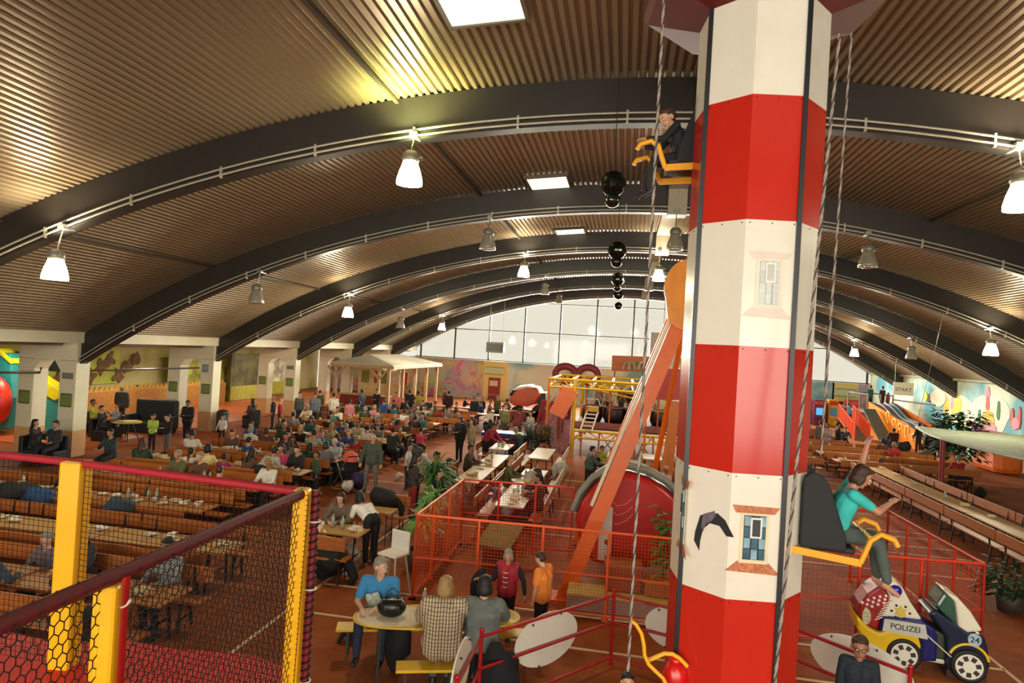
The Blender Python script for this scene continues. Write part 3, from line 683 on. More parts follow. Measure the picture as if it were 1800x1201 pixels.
_used = set()
def place(proto, loc, rz, label, group=None, sc=None):
    if id(proto) in _used: o = copy_tree(proto)
    else: o = proto; _used.add(id(proto))
    o.location = loc; o.rotation_euler = (0, 0, rz); o['label'] = label
    if group: o['group'] = group
    if sc: o.scale = sc
    return o
# --- clutter
PL = mat('#e4dece', .5, var=.05); CUP = mat('#d8d2c4', .4)
def mk(name, mb, m, cat):
    o = mb.build(name, m); o['category'] = cat; return o
plate = mk('paper_plate', MB().lathe([(0, 0), (.07, 0), (.11, .018), (.105, .02), (.068, .005), (0, .005)], n=14), PL, 'plate')
cup = mk('paper_cup', MB().lathe([(0, 0), (.028, 0), (.038, .1), (.034, .1), (.026, .01), (0, .01)], n=10), CUP, 'cup')
bottle = mk('drink_bottle', MB().lathe([(0, 0), (.035, 0), (.037, .15), (.03, .19), (.013, .22), (.013, .25), (0, .25)], n=10), mat('#b8c4b0', .2, trans=.3), 'bottle')
nap = MB(); rnd = random.Random(3)
for i in range(5): nap.box((rnd.uniform(-.05, .05), rnd.uniform(-.05, .05), .012+i*.012), (.14, .11, .008), rz=rnd.uniform(0, 3))
napkin = mk('napkins', nap, mat('#eee8da', .8, var=.03), 'napkins')
tray = None
_t = ('serving_tray', MB().box((0, 0, .008), (.4, .28, .012)).box((0, .14, .02), (.4, .012, .03)).box((0, -.14, .02), (.4, .012, .03)).box((.2, 0, .02), (.012, .28, .03)).box((-.2, 0, .02), (.012, .28, .03)), mat('#b8b09c', .4), 'tray')
box_ = mk('food_box', MB().prism([(-.1, 0), (.1, 0), (.12, .07), (-.12, .07)], -.08, .08, F=lambda a, b, c: (a, c, b)), mat('#d8c090', .7), 'box')
KN = {id(plate): 'white paper plate', id(cup): 'small paper cup', id(bottle): 'pale drink bottle', id(napkin): 'crumpled white napkins', id(box_): 'cardboard food box'}
def bag_mesh(seed, sx=.28, sy=.2, sz=.22):
    mb = MB(); mb.ball((0, 0, sz), (sx, sy, sz), 14, 9)
    r = random.Random(seed); off = Vector((r.uniform(0, 50),)*3)
    mb.v = [tuple(Vector(v)+Vector((v[0], v[1], v[2]-sz))*noise.noise(Vector(v)*5+off)*.55) for v in mb.v]
    zmin = min(v[2] for v in mb.v); mb.v = [(v[0], v[1], v[2]-zmin) for v in mb.v]; return mb
_bags = [bag_mesh(i) for i in range(5)]; _bagme = {}
def soft(loc, rz, kind, label, colr, sc=1, group=None):
    """jackets and bags lying on benches or the floor: a crumpled body with a strap or a sleeve"""
    i = random.randrange(5)
    t = thing(kind, label, kind.replace('_', ' ').split()[-1], loc, rz, group, sc)
    if i not in _bagme:
        o = _bags[i].build('body', None, t); o.data.materials.clear(); o.data.materials.append(None); _bagme[i] = o.data
    else: o = bpy.data.objects.new('body', _bagme[i]); COL.objects.link(o); o.parent = t
    o.material_slots[0].link = 'OBJECT'; o.material_slots[0].material = mat(colr, .8, var=.4, scale=8)
    if kind == 'jacket': MB().tube([(.12, .1, .3), (.24, .16, .2), (.3, .2, .06), (.34, .12, .03)], [.07, .065, .055, .045], 8).build('sleeve', mat(colr, .8, var=.4, scale=8), t)
    else: MB().tube([(-.15, 0, .34), (-.08, .02, .46), (.06, 0, .47), (.14, 0, .34)], .012, 6).build('strap', BLACK, t)
    return t
_firstc = set()
def clutter(c, L, w, rz, n, where, rnd, z=.7685, kinds=None, bound=None):
    R = Matrix.Rotation(rz, 3, 'Z'); spots = []
    for i in range(n*6):
        if len(spots) >= n: break
        q = (rnd.uniform(-L/2+.14, L/2-.14), rnd.uniform(-w/2+.21, w/2-.21)); k = rnd.choice(kinds or [plate, plate, cup, cup, cup, bottle, napkin, napkin, box_, plate] )
        rr = .12 if k in (plate, napkin, box_) else .05
        if any((q[0]-s[0])**2+(q[1]-s[1])**2 < (rr+s[2])**2 for s in spots): continue
        spots.append((q[0], q[1], rr)); p = Vector(c)+R@Vector((q[0], q[1], 0))
        if id(k) in _firstc: o = k.copy(); COL.objects.link(o)
        else: o = k; _firstc.add(id(k))
        o.location = (p.x, p.y, z); o.rotation_euler = (0, 0, rnd.uniform(0, 6)); lab = KN[id(k)]+' '+where
        o['label'] = lab; o['group'] = KN[id(k)]+'s '+where if not lab.startswith('crumpled') else lab
RND = random.Random(11)
ROWS = [8.1, 10.2, 12.3, 14.4, 16.5, 18.6, 20.7, 22.8, 24.9, 27.0, 29.1, 31.3, 33.6]
def rowname(i): return 'the %s table row behind the net pen' % ORD[i]
CL = [3, 5, 14, 5, 12, 14, 16, 15, 8, 6, 4, 4, 3]
for i, y in enumerate(ROWS):
    xr = -5.8 if i == 0 else (-6.3 if i == 1 else (-8.2 if i < 11 else -7.6)); nt_ = 3 if i < 3 else 2
    for j in range(nt_):
        x = xr-1.22-2.46*j; pos = ('aisle end', 'middle' if nt_ == 3 else 'pier end', 'pier end')[j]
        place(T_OR if i % 3 != 1 else T_LT, (x, y, 0), 0, 'brown beer table at the %s of %s' % (pos, rowname(i)), 'beer tables in the left block')
        place(B_OR, (x, y-.62, 0), 0, 'bench with backrest, near side, %s of %s' % (pos, rowname(i)), 'benches in the left block')
        place(B_OR, (x, y+.62, 0), PI, 'bench with backrest, far side, %s of %s' % (pos, rowname(i)), 'benches in the left block')
        clutter((x, y, 0), 2.4, .7, 0, CL[i], 'on the %s table of %s' % (pos.split()[0], ORD[i]+' left row'), RND)
# tables standing lengthwise in the middle and on the right
def ytable(x, y, proto, bproto, where, n=5, benches=(-1, 1), off=.62, sc=None, grp='lengthwise tables'):
    place(proto, (x, y, 0), PI/2, 'beer table '+where, grp, sc)
    for s in benches: place(bproto, (x+s*off, y, 0), PI/2 if s > 0 else -PI/2, 'bench on the %s of the table %s' % ('right' if s > 0 else 'left', where), 'benches beside '+grp, sc)
    if n: clutter((x, y, 0), 2.2*(sc[0] if sc else 1), .68, PI/2, n, 'on the table '+where, RND)
def P2(px, py, z=.75): p = G(px, py, z); return p.x, p.y
xb = P2(925, 850)[0]; 
ytable(-4.0, 18.4, T_LT, B_OR, 'behind the palm', 5); ytable(-4.0, 20.9, T_LT, B_OR, 'two behind the palm', 5, benches=(1,))
ytable(xb, 16.2, T_WH, B_OR, 'crowded with food behind the orange fence', 16); ytable(xb, 18.7, T_WH, B_WH, 'between the food table and the bare white table', 10)
ytable(P2(955, 795)[0], P2(955, 797)[1], T_WH, B_WH, 'with bare white top before the climbing frame', 0)
ytable(*P2(882, 785), T_WH, B_OR, 'among the group left of the white tables', 8, sc=(.6, 1, 1))
ytable(*P2(1085, 800), T_WH, B_WH, 'with cups behind the red hull', 8, sc=(.5, 1, 1)); ytable(*P2(1146, 803), T_WH, B_WH, 'with bare top right of the cup table', 0, sc=(.5, 1, 1))
for k, y in enumerate((15.6, 18.06, 20.52, 22.98, 25.4)):
    ytable(9.5, y, T_LT, B_OR, '%s in the long right-hand line' % ORD[k], 1 if k % 2 else 2, off=.66, grp='the long right-hand line')
for k, y in enumerate((14.3, 16.76, 19.22)):
    ytable(12.4, y, T_OR, B_OR, '%s in the line by the flower mural' % ORD[k], 4, grp='the line by the flower mural')
for i, y in enumerate((27.8, 30.0, 32.3, 34.8, 37.4, 40.2)):
    for j, x in enumerate((6.6, 9.6, 12.1)[(1 if i > 3 else 0):(3 if i < 3 else 2)]):
        w = '%s in the %s cross row before the slide' % (('left', 'middle', 'right')[j], ORD[i])
        place(T_OR if (i+j) % 2 else T_LT, (x, y, 0), 0, 'beer table '+w, 'tables before the slide'); place(B_OR, (x, y-.62, 0), 0, 'bench before the table '+w, 'benches before the slide'); place(B_OR, (x, y+.62, 0), PI, 'bench behind the table '+w, 'benches before the slide')
        if (i+j) % 2: clutter((x, y, 0), 2.4, .7, 0, 3, 'on the table '+w, RND)
for i, (px, py) in enumerate(((855, 728), (905, 722), (800, 715), (600, 715))):
    x, y = P2(px, py); w = ('beside the orange car', 'in front of the orange car', 'left of the yellow door', 'under the kiosk roof edge')[i]
    place(T_OR, (x, y, 0), 0, 'dark brown beer table '+w, 'far tables'); place(B_NB, (x, y-.6, 0), 0, 'plain bench '+w, 'far benches')
# the group of three by the bending woman
x, y = P2(600, 930)
place(T_LT, (x, y, 0), 0, 'small yellow table the bending woman leans on', None, (.42, 1, 1)); place(B_OR, (x, y-.75, 0), 0, 'orange bench in front of the small yellow table', None, (.42, 1, 1)); place(B_OR, (x, y+.75, 0), PI, 'orange bench behind the small yellow table', None, (.42, 1, 1))
clutter((x, y, 0), 1.0, .6, 0, 5, 'on the small yellow table', RND)
x, y = P2(675, 905, .5); place(B_OR, (x, y+.1, 0), PI, 'short bench with backrest right of the bending woman', None, (.42, 1, 1)); place(T_LT, (x, y-.55, 0), 0, 'short yellow table right of the bending woman', None, (.36, .7, 1))
# ------------------------------------------------------------------ the crowd
BK = PI; FWD = 0.0
seated_at = []
def sit_row(px, row, side, label, top, hair='dark', style='short', pose='sit', **k):
    """sits on the near (-1) or far (+1) bench of a left-block row, facing the table"""
    y = ROWS[row]+side*.60; p = GY(px, 800, y); x = p.x
    seated_at.append((row, side, x))
    return person((x, y, -.0), 0 if side < 0 else PI, pose, label, top=top, hair=hair, style=style, group='people at the tables', **k)
def stand(px, py, face, pose, label, top, bottom='#22242c', hair='dark', style='short', **k):
    return person(G(px, py, 0), face, pose, label, top=top, bottom=bottom, hair=hair, style=style, **k)
# people who can be told apart
sit_row(333, 4, -1, 'girl in white shirt with dark plait, seated back to the net pen', '#e8e0d0', style='tail', scale=.9)
sit_row(362, 4, -1, 'person in cream yellow shirt seated beside the girl with the plait', '#ead898', style='bob', hair='black')
sit_row(392, 4, -1, 'person in magenta top right of the cream yellow shirt', '#a02878', scale=.85)
sit_row(303, 4, -1, 'small child in lilac top left of the girl with the plait', '#9080a8', hair='brown', scale=.7, child=True)
sit_row(497, 4, 1, 'woman with long brown hair in pink top', '#c84870', hair='brown', style='long')
sit_row(524, 4, 1, 'person in black and white striped top facing the camera', '#28282c', hair='black')
sit_row(330, 5, 1, 'child in coral floral top at the fifth row', '#d87868', scale=.8)
sit_row(503, 6, -1, 'person in maroon top at the seventh row behind the pen', '#6c1820', hair='black')
sit_row(545, 6, -1, 'grey shirted man leaning over the seventh row', '#a8aca0', hair='dark', pose='sit_lean')
sit_row(510, 8, -1, 'person in checked grey shirt at the ninth row', '#8c949c')
sit_row(536, 9, 1, 'elderly person in beige top at the tenth row', '#c0b090', hair='grey')
sit_row(573, 8, -1, 'person in black top at the ninth row with dark hair', '#18181c', hair='black')
sit_row(590, 9, 1, 'woman in pale patterned blouse at the tenth row', '#d8ccb8', style='bob')
sit_row(592, 5, 1, 'white haired person in pale top near the blue jackets', '#b8c0c4', hair='white', pose='sit_lean')
sit_row(628, 7, 1, 'person in floral pale shirt at the eighth row', '#c0b8a0')
sit_row(642, 7, -1, 'person in white shirt beside the floral shirt', '#e0dcd4', hair='black')
sit_row(665, 7, 1, 'person in grey sweater lying forward on the eighth row', '#74786c', pose='sit_lean')
sit_row(688, 7, -1, 'person in dark green top at the aisle end of the eighth row', '#2c3c34')
sit_row(725, 9, -1, 'broad person in black coat seen from behind at the aisle', '#101014', hair='black', puff=.03)
sit_row(737, 8, -1, 'person in pink top at the aisle end of the ninth row', '#d04860', scale=.85)
q = GY(468, 800, 15.75)
person((q.x, 15.55, 0), -.15, 'bend', 'man in pale grey tee bending over a table by the pen', top='#b4b8ac', hair='dark', sleeve='short')
stand(650, 866, PI+.1, 'stand_out', 'elderly man in grey green tracksuit standing in the aisle', '#4c5446', '#75706a', 'white', None, puff=.02, hi=True)
stand(553, 872, 2.4, 'stand', 'child in dark green tee standing beside the aisle bench', '#3c5444', hair='brown', scale=.72, child=True)
stand(524, 752, PI, 'stand', 'person in dark grey standing at the aisle by the kiosk', '#50544c')
stand(551, 754, PI, 'stand', 'person in grey blue coat over white shirt by the kiosk', '#68747c', puff=.03)
stand(584, 752, 0, 'stand', 'man in white shirt standing with his back to us by the kiosk', '#ece8d8')
stand(634, 740, 1.2, 'stand_front', 'person in denim jacket standing at the kiosk counter', '#48586c', '#26304a')
stand(660, 738, 2.9, 'stand_front', 'person in black at the kiosk serving hatch', '#1c1c20')
stand(694, 745, PI, 'stand', 'person in coral pink top under the kiosk posts', '#d86a6c')
stand(718, 738, 0, 'stand', 'person in long dark coat between the kiosk posts', '#22242c', puff=.03)
stand(733, 740, 0, 'stand', 'person in yellow green top at the last kiosk post', '#b8b040')
stand(787, 738, 0, 'stand', 'dark figure standing on the bright floor by the mural', '#38242c')
for i, (px, py, c, h) in enumerate(((690, 748, '#2c3838', 'dark'), (702, 744, '#1c2428', 'black'), (713, 750, '#30303c', 'brown'), (727, 742, '#202c30', 'dark'), (741, 748, '#3c3438', 'black'), (752, 744, '#28343c', 'dark'), (763, 750, '#5c4c48', 'brown'), (800, 752, '#3c3c34', 'dark'))):
    stand(px, py, (0, PI, 1.5, -1.5)[i % 4], 'stand', 'dark clothed person, %s of the cluster beside the kiosk posts' % ORD[i], c, hair=h, scale=.8, group='cluster by the kiosk')
# middle block
stand(806, 812, 2.7, 'stand_front', 'person in long black coat standing left of the middle tables', '#18181c', '#18181c', 'dark', 'bob', puff=.04)
stand(820, 815, 2.2, 'stand', 'long haired woman in beige behind the black coat', '#a89878', '#8c8070', 'brown', 'long')
stand(838, 815, -2.0, 'reach', 'person in red and black jacket bending to a bag', '#a02434', '#1c1c20', 'black')
stand(858, 805, 0, 'stand_front', 'woman with long dark hair and navy top left of the small white table', '#1c2438', hair='dark', style='long', scale=.9)
stand(913, 815, 1.2, 'sit_lean', 'grey haired man in dark teal jumper at the small white table', '#1c3434', hair='grey', scale=1.05)
stand(886, 775, 2.8, 'stand', 'person in olive jacket behind the blue game table', '#78784c', '#4c4c3c', 'fair')
stand(908, 785, 0, 'reach', 'broad man in maroon shirt leaning on the blue game table', '#6c2028', '#2c2c34', 'brown', scale=1.08, sleeve='short', puff=.03)
stand(930, 790, 2.4, 'stand', 'person in pale patterned shirt beside the bushy plant', '#a8a49c', '#5c5c58')
for i, (px, y, c, h, s, lab) in enumerate(((717, 18.9, '#dcd8cc', 'dark', .8, 'boy in white tee at the far left of the middle children'), (735, 17.2, '#d8d4cc', 'dark', .72, 'small boy in white facing right beside the palm'), (763, 19.0, '#2c2440', 'dark', .85, 'boy in dark purple top sitting before the middle table'), (786, 18.1, '#1c3c44', 'black', .85, 'boy in dark teal top sitting right above the palm'))):
    p = GY(px, 815, y); person((p.x, y, 0), -1.5, 'sit' if i > 1 else 'stand', lab, top=c, hair=h, scale=s, child=True, sleeve='short' if i < 2 else 'long', group='children at the middle table')
stand(722, 912, -.9, 'stand_front', 'woman with black hair and red trousers beside the palm', '#3c3434', '#a8343c', 'black', 'long', scale=.95)
p = P2(830, 840, 1.2); person((-4.62, p[1]+.3, 0), -PI/2, 'sit', 'black haired person seen from behind at the middle table', top='#1c2024', hair='black', scale=.95)
p = P2(797, 812, 1.2); person((-4.62, 19.9, 0), -PI/2, 'sit', 'person in brown at the far end of the middle table', top='#4c3c34', hair='dark')
person((xb+.62, 17.0, 0), PI/2, 'sit_lean', 'long haired person in black leaning over the food table', top='#14161a', hair='brown', style='long')
person((xb+.62, 16.1, 0), PI/2, 'sit', 'person in dark jacket at the near corner of the food table', top='#30302c', hair='dark')
person((xb-.66, 18.4, 0), -PI/2, 'sit', 'blond person in olive at the middle white table', top='#5c5c38', hair='fair')
stand(873, 905, 2.6, 'bend', 'child in blue grey tunic bending over inside the orange fence', '#6c7ca8', '#98a0b0', 'dark', scale=.62, child=True)
p = P2(1038, 790, 1.2); person((p[0], p[1]-.3, 0), -1.2, 'sit', 'person in grey teal jumper behind the red hull', top='#4c6460', hair='dark')
p = P2(1055, 785, 1.15); person((p[0], p[1]+.3, 0), -2.0, 'sit', 'child in lime top next to the grey teal jumper', top='#a8c030', hair='brown', scale=.85)
p = P2(1085, 783, 1.2); person((p[0], p[1]+.3, 0), PI, 'sit', 'person in dark top facing us across the cup table', top='#38343c')
stand(1168, 905, 2.2, 'stand_front', 'person in white with a white cap at the right of the red hull', '#e4e0d8', '#d8d4cc', 'white', scale=.8)
stand(1032, 850, -2.2, 'bend', 'child in dark blue stooping left of the red hull', '#1c2438', '#1c2030', 'fair', scale=.8, child=True)
# left annex and walkway
stand(266, 794, PI+.2, 'stand_front', 'boy in lime tee standing by the walkway', '#b8dc50', '#2c1c24', scale=.78, child=True, sleeve='short')
stand(292, 797, PI-.3, 'stand_front', 'boy in dark top and grey trousers beside the lime tee', '#1c1c24', '#6c6c6c', scale=.8, child=True)
stand(327, 782, PI-.1, 'stand_front', 'man in open black jacket in front of the black sofa', '#16161a', '#181820', 'dark', puff=.03)
stand(389, 781, PI, 'stand_out', 'small child in white hoodie near the second pier', '#e4e0d8', '#26262e', 'brown', scale=.66, child=True)
p = G(211, 748, 0); person(p, .2, 'stand', 'adult in dark grey coat seen from behind in the annex', top='#34383a', bottom='#1c1e24', hair='grey', puff=.05)
p = G(243, 722, 0); person(p, 1.4, 'run', 'child in white tee running across the orange annex floor', top='#e8e0d8', bottom='#2c2c30', scale=.82, sleeve='short', child=True)
stand(205, 708, 1.0, 'stand_front', 'person in green apron stooping in the annex', '#a0b850', '#2c2c30', 'white')
for i, (px, py, c, f) in enumerate(((62, 795, '#2c2428', -1.3), (93, 790, '#30343c', PI), (178, 775, '#20262c', -1.4), (163, 760, '#c8c040', -1.2), (200, 768, '#8c8c8c', 2.4), (440, 752, '#4c3840', 1.2))):
    p = GY(px, py, 17.6) if i < 2 else G(px, py, 0); p.z = 0; person(p, f, 'sit_back', ('long haired person in dark brown sitting left of the first pier', 'person in slate top lounging in the pier opening', 'person in black reclining right of the first pier', 'person in yellow top sitting right of the first pier', 'person in grey tee sitting by the round annex table', 'woman in plum top seated beyond the second pier')[i], top=c, hair='dark', style='long' if i in (0, 5) else 'short')
    ac = thing('armchair', 'black upholstered armchair under the %s' % ('dark brown long haired person', 'slate top lounger', 'black reclining person', 'yellow top sitter', 'grey tee sitter', 'plum top woman')[i], 'armchair', p, f)
    MB().box((0, 0, .22), (.56, .5, .42)).build('seat', mat('#181a1e', .6), ac, bevel=.04); MB().box((0, -.28, .5), (.56, .14, .7)).build('backrest', mat('#181a1e', .6), ac, bevel=.04)
# right-hand side
for (px, py, z_, f, pose, lab, c, bt, h, st, k) in (
    (1440, 800, 0, 0, 'stand', 'person in grey coat in the group right of the lighthouse', '#6c6864', '#4c4848', 'dark', 'short', {}),
    (1452, 806, 0, 2.6, 'stand_front', 'person in pale pink grey top in front of the grey coat', '#a89494', '#807478', 'brown', 'bob', {}),
    (1430, 798, 0, 1.0, 'stand', 'person in lilac grey right beside the tower edge', '#8c8494', '#403c48', 'grey', 'short', {}),
    (1470, 803, 0, -1.5, 'stand', 'person in black at the right of the standing group', '#18181c', '#18181c', 'black', 'short', {}),
    (1613, 800, 0, .6, 'stand_out', 'slim person in dark brown walking before the orange slide', '#1c1814', '#3c2028', 'black', 'short', {}),
    (1637, 822, 0, 0, 'stand', 'large man in black standing left of the red post', '#101012', '#14141a', 'black', 'short', dict(scale=1.08, puff=.06)),
    (1648, 822, 0, .3, 'stand', 'second person in black half hidden by the red post', '#141416', '#18161c', 'dark', 'short', dict(puff=.03)),
    (1570, 798, 0, 0, 'sit', 'person in dark plum seen from behind on the bench before the slide', '#3c1c20', '#20181c', 'dark', 'short', dict(puff=.03)),
    (1482, 793, 0, PI, 'sit_lean', 'person in grey seated at the cross tables before the stairs', '#58545c', '#2c2c34', 'brown', 'short', {})):
    stand(px, py, f, pose, lab, c, bt, h, st, **k)
for i, (px, Y, c, h, lab, f) in enumerate(((1765, 15.2, '#e0dcd4', 'dark', 'person in white shirt seated under the net canopy', -PI/2), (1783, 14.4, '#d8d4c4', 'black', 'dark haired person in white at the edge of the photo', -PI/2), (1722, 18.9, '#5c4c38', 'brown', 'person in brown seated under the far end of the net canopy', PI/2), (1745, 16.4, '#1c2018', 'dark', 'person in black green beside the white shirt', PI/2))):
    person((12.4+(.68 if f > 0 else -.68), Y, 0), f, 'sit', lab, top=c, hair=h, group='people under the net canopy')
# dark figures behind the pen net at the lower left
for i, (px, y, side, c, h, s, lab) in enumerate(((250, 8.1, 1, '#8c8c90', 'black', 1, 'person with black hair in grey stripes at the nearest table row'), (88, 8.1, 1, '#2c3038', 'black', 1, 'dark haired person at the nearest row, left of the yellow post'), (40, 8.1, -1, '#3c4c5c', 'dark', 1.05, 'person in slate blue seen from behind at the lower left'), (25, 8.1, 1, '#7c7078', 'grey', .9, 'person in mauve grey across from the slate blue one'), (175, 8.1, -1, '#202024', 'brown', .95, 'person in black right behind the yellow post'), (80, 12.3, 1, '#202428', 'black', 1, 'dark clothed person across the third table row'), (155, 16.5, 1, '#2c3c3c', 'dark', 1, 'person in dark green behind the top of the yellow post'))):
    p = GY(px, 980, y); person((p.x, y+side*.6, 0), 0 if side < 0 else PI, 'sit', lab, top=c, hair=h, style='long' if i == 1 else 'short', scale=s)
x, y = P2(600, 930)
person((x-.28, y+.75, 0), PI, 'sit_lean', 'brown haired woman in leopard top at the small yellow table', top='#6c5c50', hair='brown', style='bob', hi=True, puff=.01)
person(G(638, 1002, 0)+Vector((.03, .25, 0)), .9, 'bend', 'barefoot woman in white top and black trousers bending over the yellow table', top='#ece8e0', bottom='#17171b', hair='black', style='bob', sleeve='short', hi=True, no_shoes=True, scale=.98, extra=dict(lean=1.2))
# fill the benches with the many smaller figures, each told by colour and seat
TOPS = (('navy', '#1f2638'), ('grey', '#6f6f6c'), ('white', '#dcd8cc'), ('olive', '#5c5c38'), ('black', '#17171b'), ('blue', '#2c4c8c'), ('beige', '#b8a888'), ('red', '#9c2424'), ('teal', '#2c5c5c'), ('brown', '#5c4030'), ('pink', '#c87c88'), ('dark green', '#28402c'))
HRS = (('black', 'black'), ('brown', 'brown'), ('fair', 'fair'), ('grey', 'grey'), ('dark', 'dark'))
rr = random.Random(5); seatno = {}
for i in range(3, len(ROWS)):
    for side in (-1, 1):
        xs = [-12.8+.62*k for k in range(8)]; 
        for k, x in enumerate(xs):
            occ = (.25, .4, .6, .72, .75, .72, .62, .55, .55, .5)[i-3] * (1.15 if x > -10.5 else .7)
            if rr.random() > occ or not free(x, ROWS[i]+side*.6) or any(a == i and b == side and abs(c-x) < .5 for a, b, c in seated_at): continue
            tn, tcol = rr.choice(TOPS); hn, hc = rr.choice(HRS)
            pl = ('person in %s top with %s hair, %s side of %s left row, %s seat' % (tn, hn, 'near' if side < 0 else 'far', ORD[i], ORD[k]))
            person((x, ROWS[i]+side*.6, 0), (0 if side < 0 else PI)+rr.uniform(-.3, .3), rr.choice(('sit', 'sit', 'sit_lean')), pl, top=tcol, hair=hc, style=rr.choice(('short', 'short', 'long', 'bob', 'tail')), scale=rr.choice((1, 1, .95, .8)), group='people at the left rows')
for i, y in enumerate((27.8, 30.0, 32.3, 34.8, 37.4, 40.2)):
    for k, x in enumerate((5.9, 6.9, 8.9, 9.9, 11.6, 12.6)):
        if rr.random() > .42 or (i > 3 and k < 2) or (i > 2 and k > 3): continue
        side = rr.choice((-1, 1)); tn, tcol = rr.choice(TOPS); hn, hc = rr.choice(HRS)
        person((x, y+side*.6, 0), 0 if side < 0 else PI, 'sit', 'person in %s top with %s hair, %s cross row before the slide, %s seat' % (tn, hn, ORD[i], ORD[k]), top=tcol, hair=hc, style=rr.choice(('short', 'long', 'bob')), scale=rr.choice((1, .9, .75)), group='people before the slide')
for i, (px, py) in enumerate(((832, 738), (845, 735), (858, 731), (872, 735), (888, 728), (880, 744), (838, 728), (850, 722), (815, 722), (780, 716), (860, 752), (893, 748))):
    tn, tcol = TOPS[(i*5) % 12]; hn, hc = HRS[i % 5]
    stand(px, py+10, rr.uniform(0, 6), 'sit' if i % 3 else 'stand', 'far small figure in %s with %s hair, %s from left before the mural' % (tn, hn, ORD[i]), tcol, hair=hc, scale=.95, group='figures before the mural')
for i, (px, py) in enumerate(((1000, 722), (1045, 725), (1062, 724), (1090, 726), (1130, 728), (1150, 726), (1180, 724), (560, 722), (612, 745), (672, 742), (478, 740), (490, 745))):
    tn, tcol = TOPS[(i*7+2) % 12]; hn, hc = HRS[(i+2) % 5]
    stand(px, py+14, rr.uniform(0, 6), 'stand', ('small standing figure in %s with %s hair, %s behind the yellow climbing frame' if i < 7 else 'standing figure in %s with %s hair, %s of those near the kiosk') % (tn, hn, ORD[i if i < 7 else i-7]), tcol, hair=hc, scale=.9, group='figures behind the frame')
for i, (px, py) in enumerate(((1052, 706), (1070, 704), (1092, 706), (1108, 702), (1128, 706))):
    p = GY(px, py, 31.6); person((p.x, 32.3, 1.42), PI, 'stand', 'rider in %s leaning over the dark cars, %s from the ladder' % (TOPS[(i*5+1) % 12][0], ORD[i]), top=TOPS[(i*5+1) % 12][1], scale=.8, group='riders on the ride deck')
# coats and bags
for i, (px, py, z, c, kind, lab, sc) in enumerate((
    (585, 805, .5, '#20509c', 'jacket', 'bright blue jacket hung over the bench left of the aisle', 1.1), (570, 792, .5, '#1c6c7c', 'jacket', 'teal jacket on the bench beside the blue one', 1), (600, 845, 0, '#3c3834', 'jacket', 'dark pile of coats by the coral pushchair', 1.6),
    (628, 862, 0, '#3c2c5c', 'jacket', 'purple jacket lying on the aisle floor', 1.1), (610, 868, 0, '#d8d0c8', 'bag', 'pale bag on the aisle floor', .8), (650, 790, .0, '#23242a', 'bag', 'dark rucksack under the eighth row', 1.1), (690, 808, 0, '#2c2c30', 'bag', 'black bag heap under the aisle table', 1.4), (725, 812, 0, '#48464a', 'bag', 'grey bag heap at the aisle end', 1.3), (745, 815, 0, '#c8c4bc', 'bag', 'white plastic bag at the aisle end', .7),
    (700, 845, 0, '#d8d0c4', 'bag', 'small white bag on the floor near the aisle line', .5), (205, 925, .5, '#2c3c4c', 'bag', 'dark blue rucksack on the second row bench', 1.1), (70, 905, .5, '#16406c', 'jacket', 'blue jacket on the second row bench at left', 1.2), (30, 900, .5, '#14181c', 'jacket', 'black coat left of the blue jacket', 1.3),
    (1505, 822, .0, '#1c1c1e', 'jacket', 'big heap of black coats at the end of the cross row', 1.5), (1590, 795, .7, '#20242c', 'jacket', 'black jacket on the cross table', 1), (1560, 793, .7, '#2c2c38', 'jacket', 'dark jacket on the bench before the slide', 1), (1690, 850, 0, '#3c1c1c', 'jacket', 'dark red jacket in the right-hand line', 1.1), (1722, 880, .0, '#0f1012', 'bag', 'black bag between the right-hand tables', 1.0), (1625, 812, .5, '#4c4438', 'jacket', 'brown grey coat right of the cross row', 1.1),
    (890, 910, 0, '#b8b0a8', 'bag', 'pale bag standing inside the orange fence', .8), (915, 905, 0, '#d0ccc4', 'bag', 'white plastic bag inside the orange fence, right', .9), (905, 908, 0, '#a02c3c', 'bag', 'red bag between the two pale bags', .7), (955, 895, .5, '#dcd8d0', 'bag', 'white carrier bag hanging at the table', .7),
    (610, 1002, 0, '#d8d8d0', 'jacket', 'white jacket on the bench by the pen', .9), (575, 1018, 0, '#101114', 'jacket', 'black heap of coats by the pen', 1.5), (620, 1128, 0, '#1a1a18', 'jacket', 'small dark cap lying on the red floor', .55), (674, 903, .47, '#1a1a1e', 'jacket', 'black coat over the short bench', 1.2),
    (985, 840, .5, '#d0ccc4', 'jacket', 'white coat on the bench right of the food table', 1), (935, 860, .5, '#c8c0b0', 'jacket', 'beige coat behind the food table', 1))):
    soft(G(px, py, z), rr.uniform(0, 6), kind, lab, c, sc)
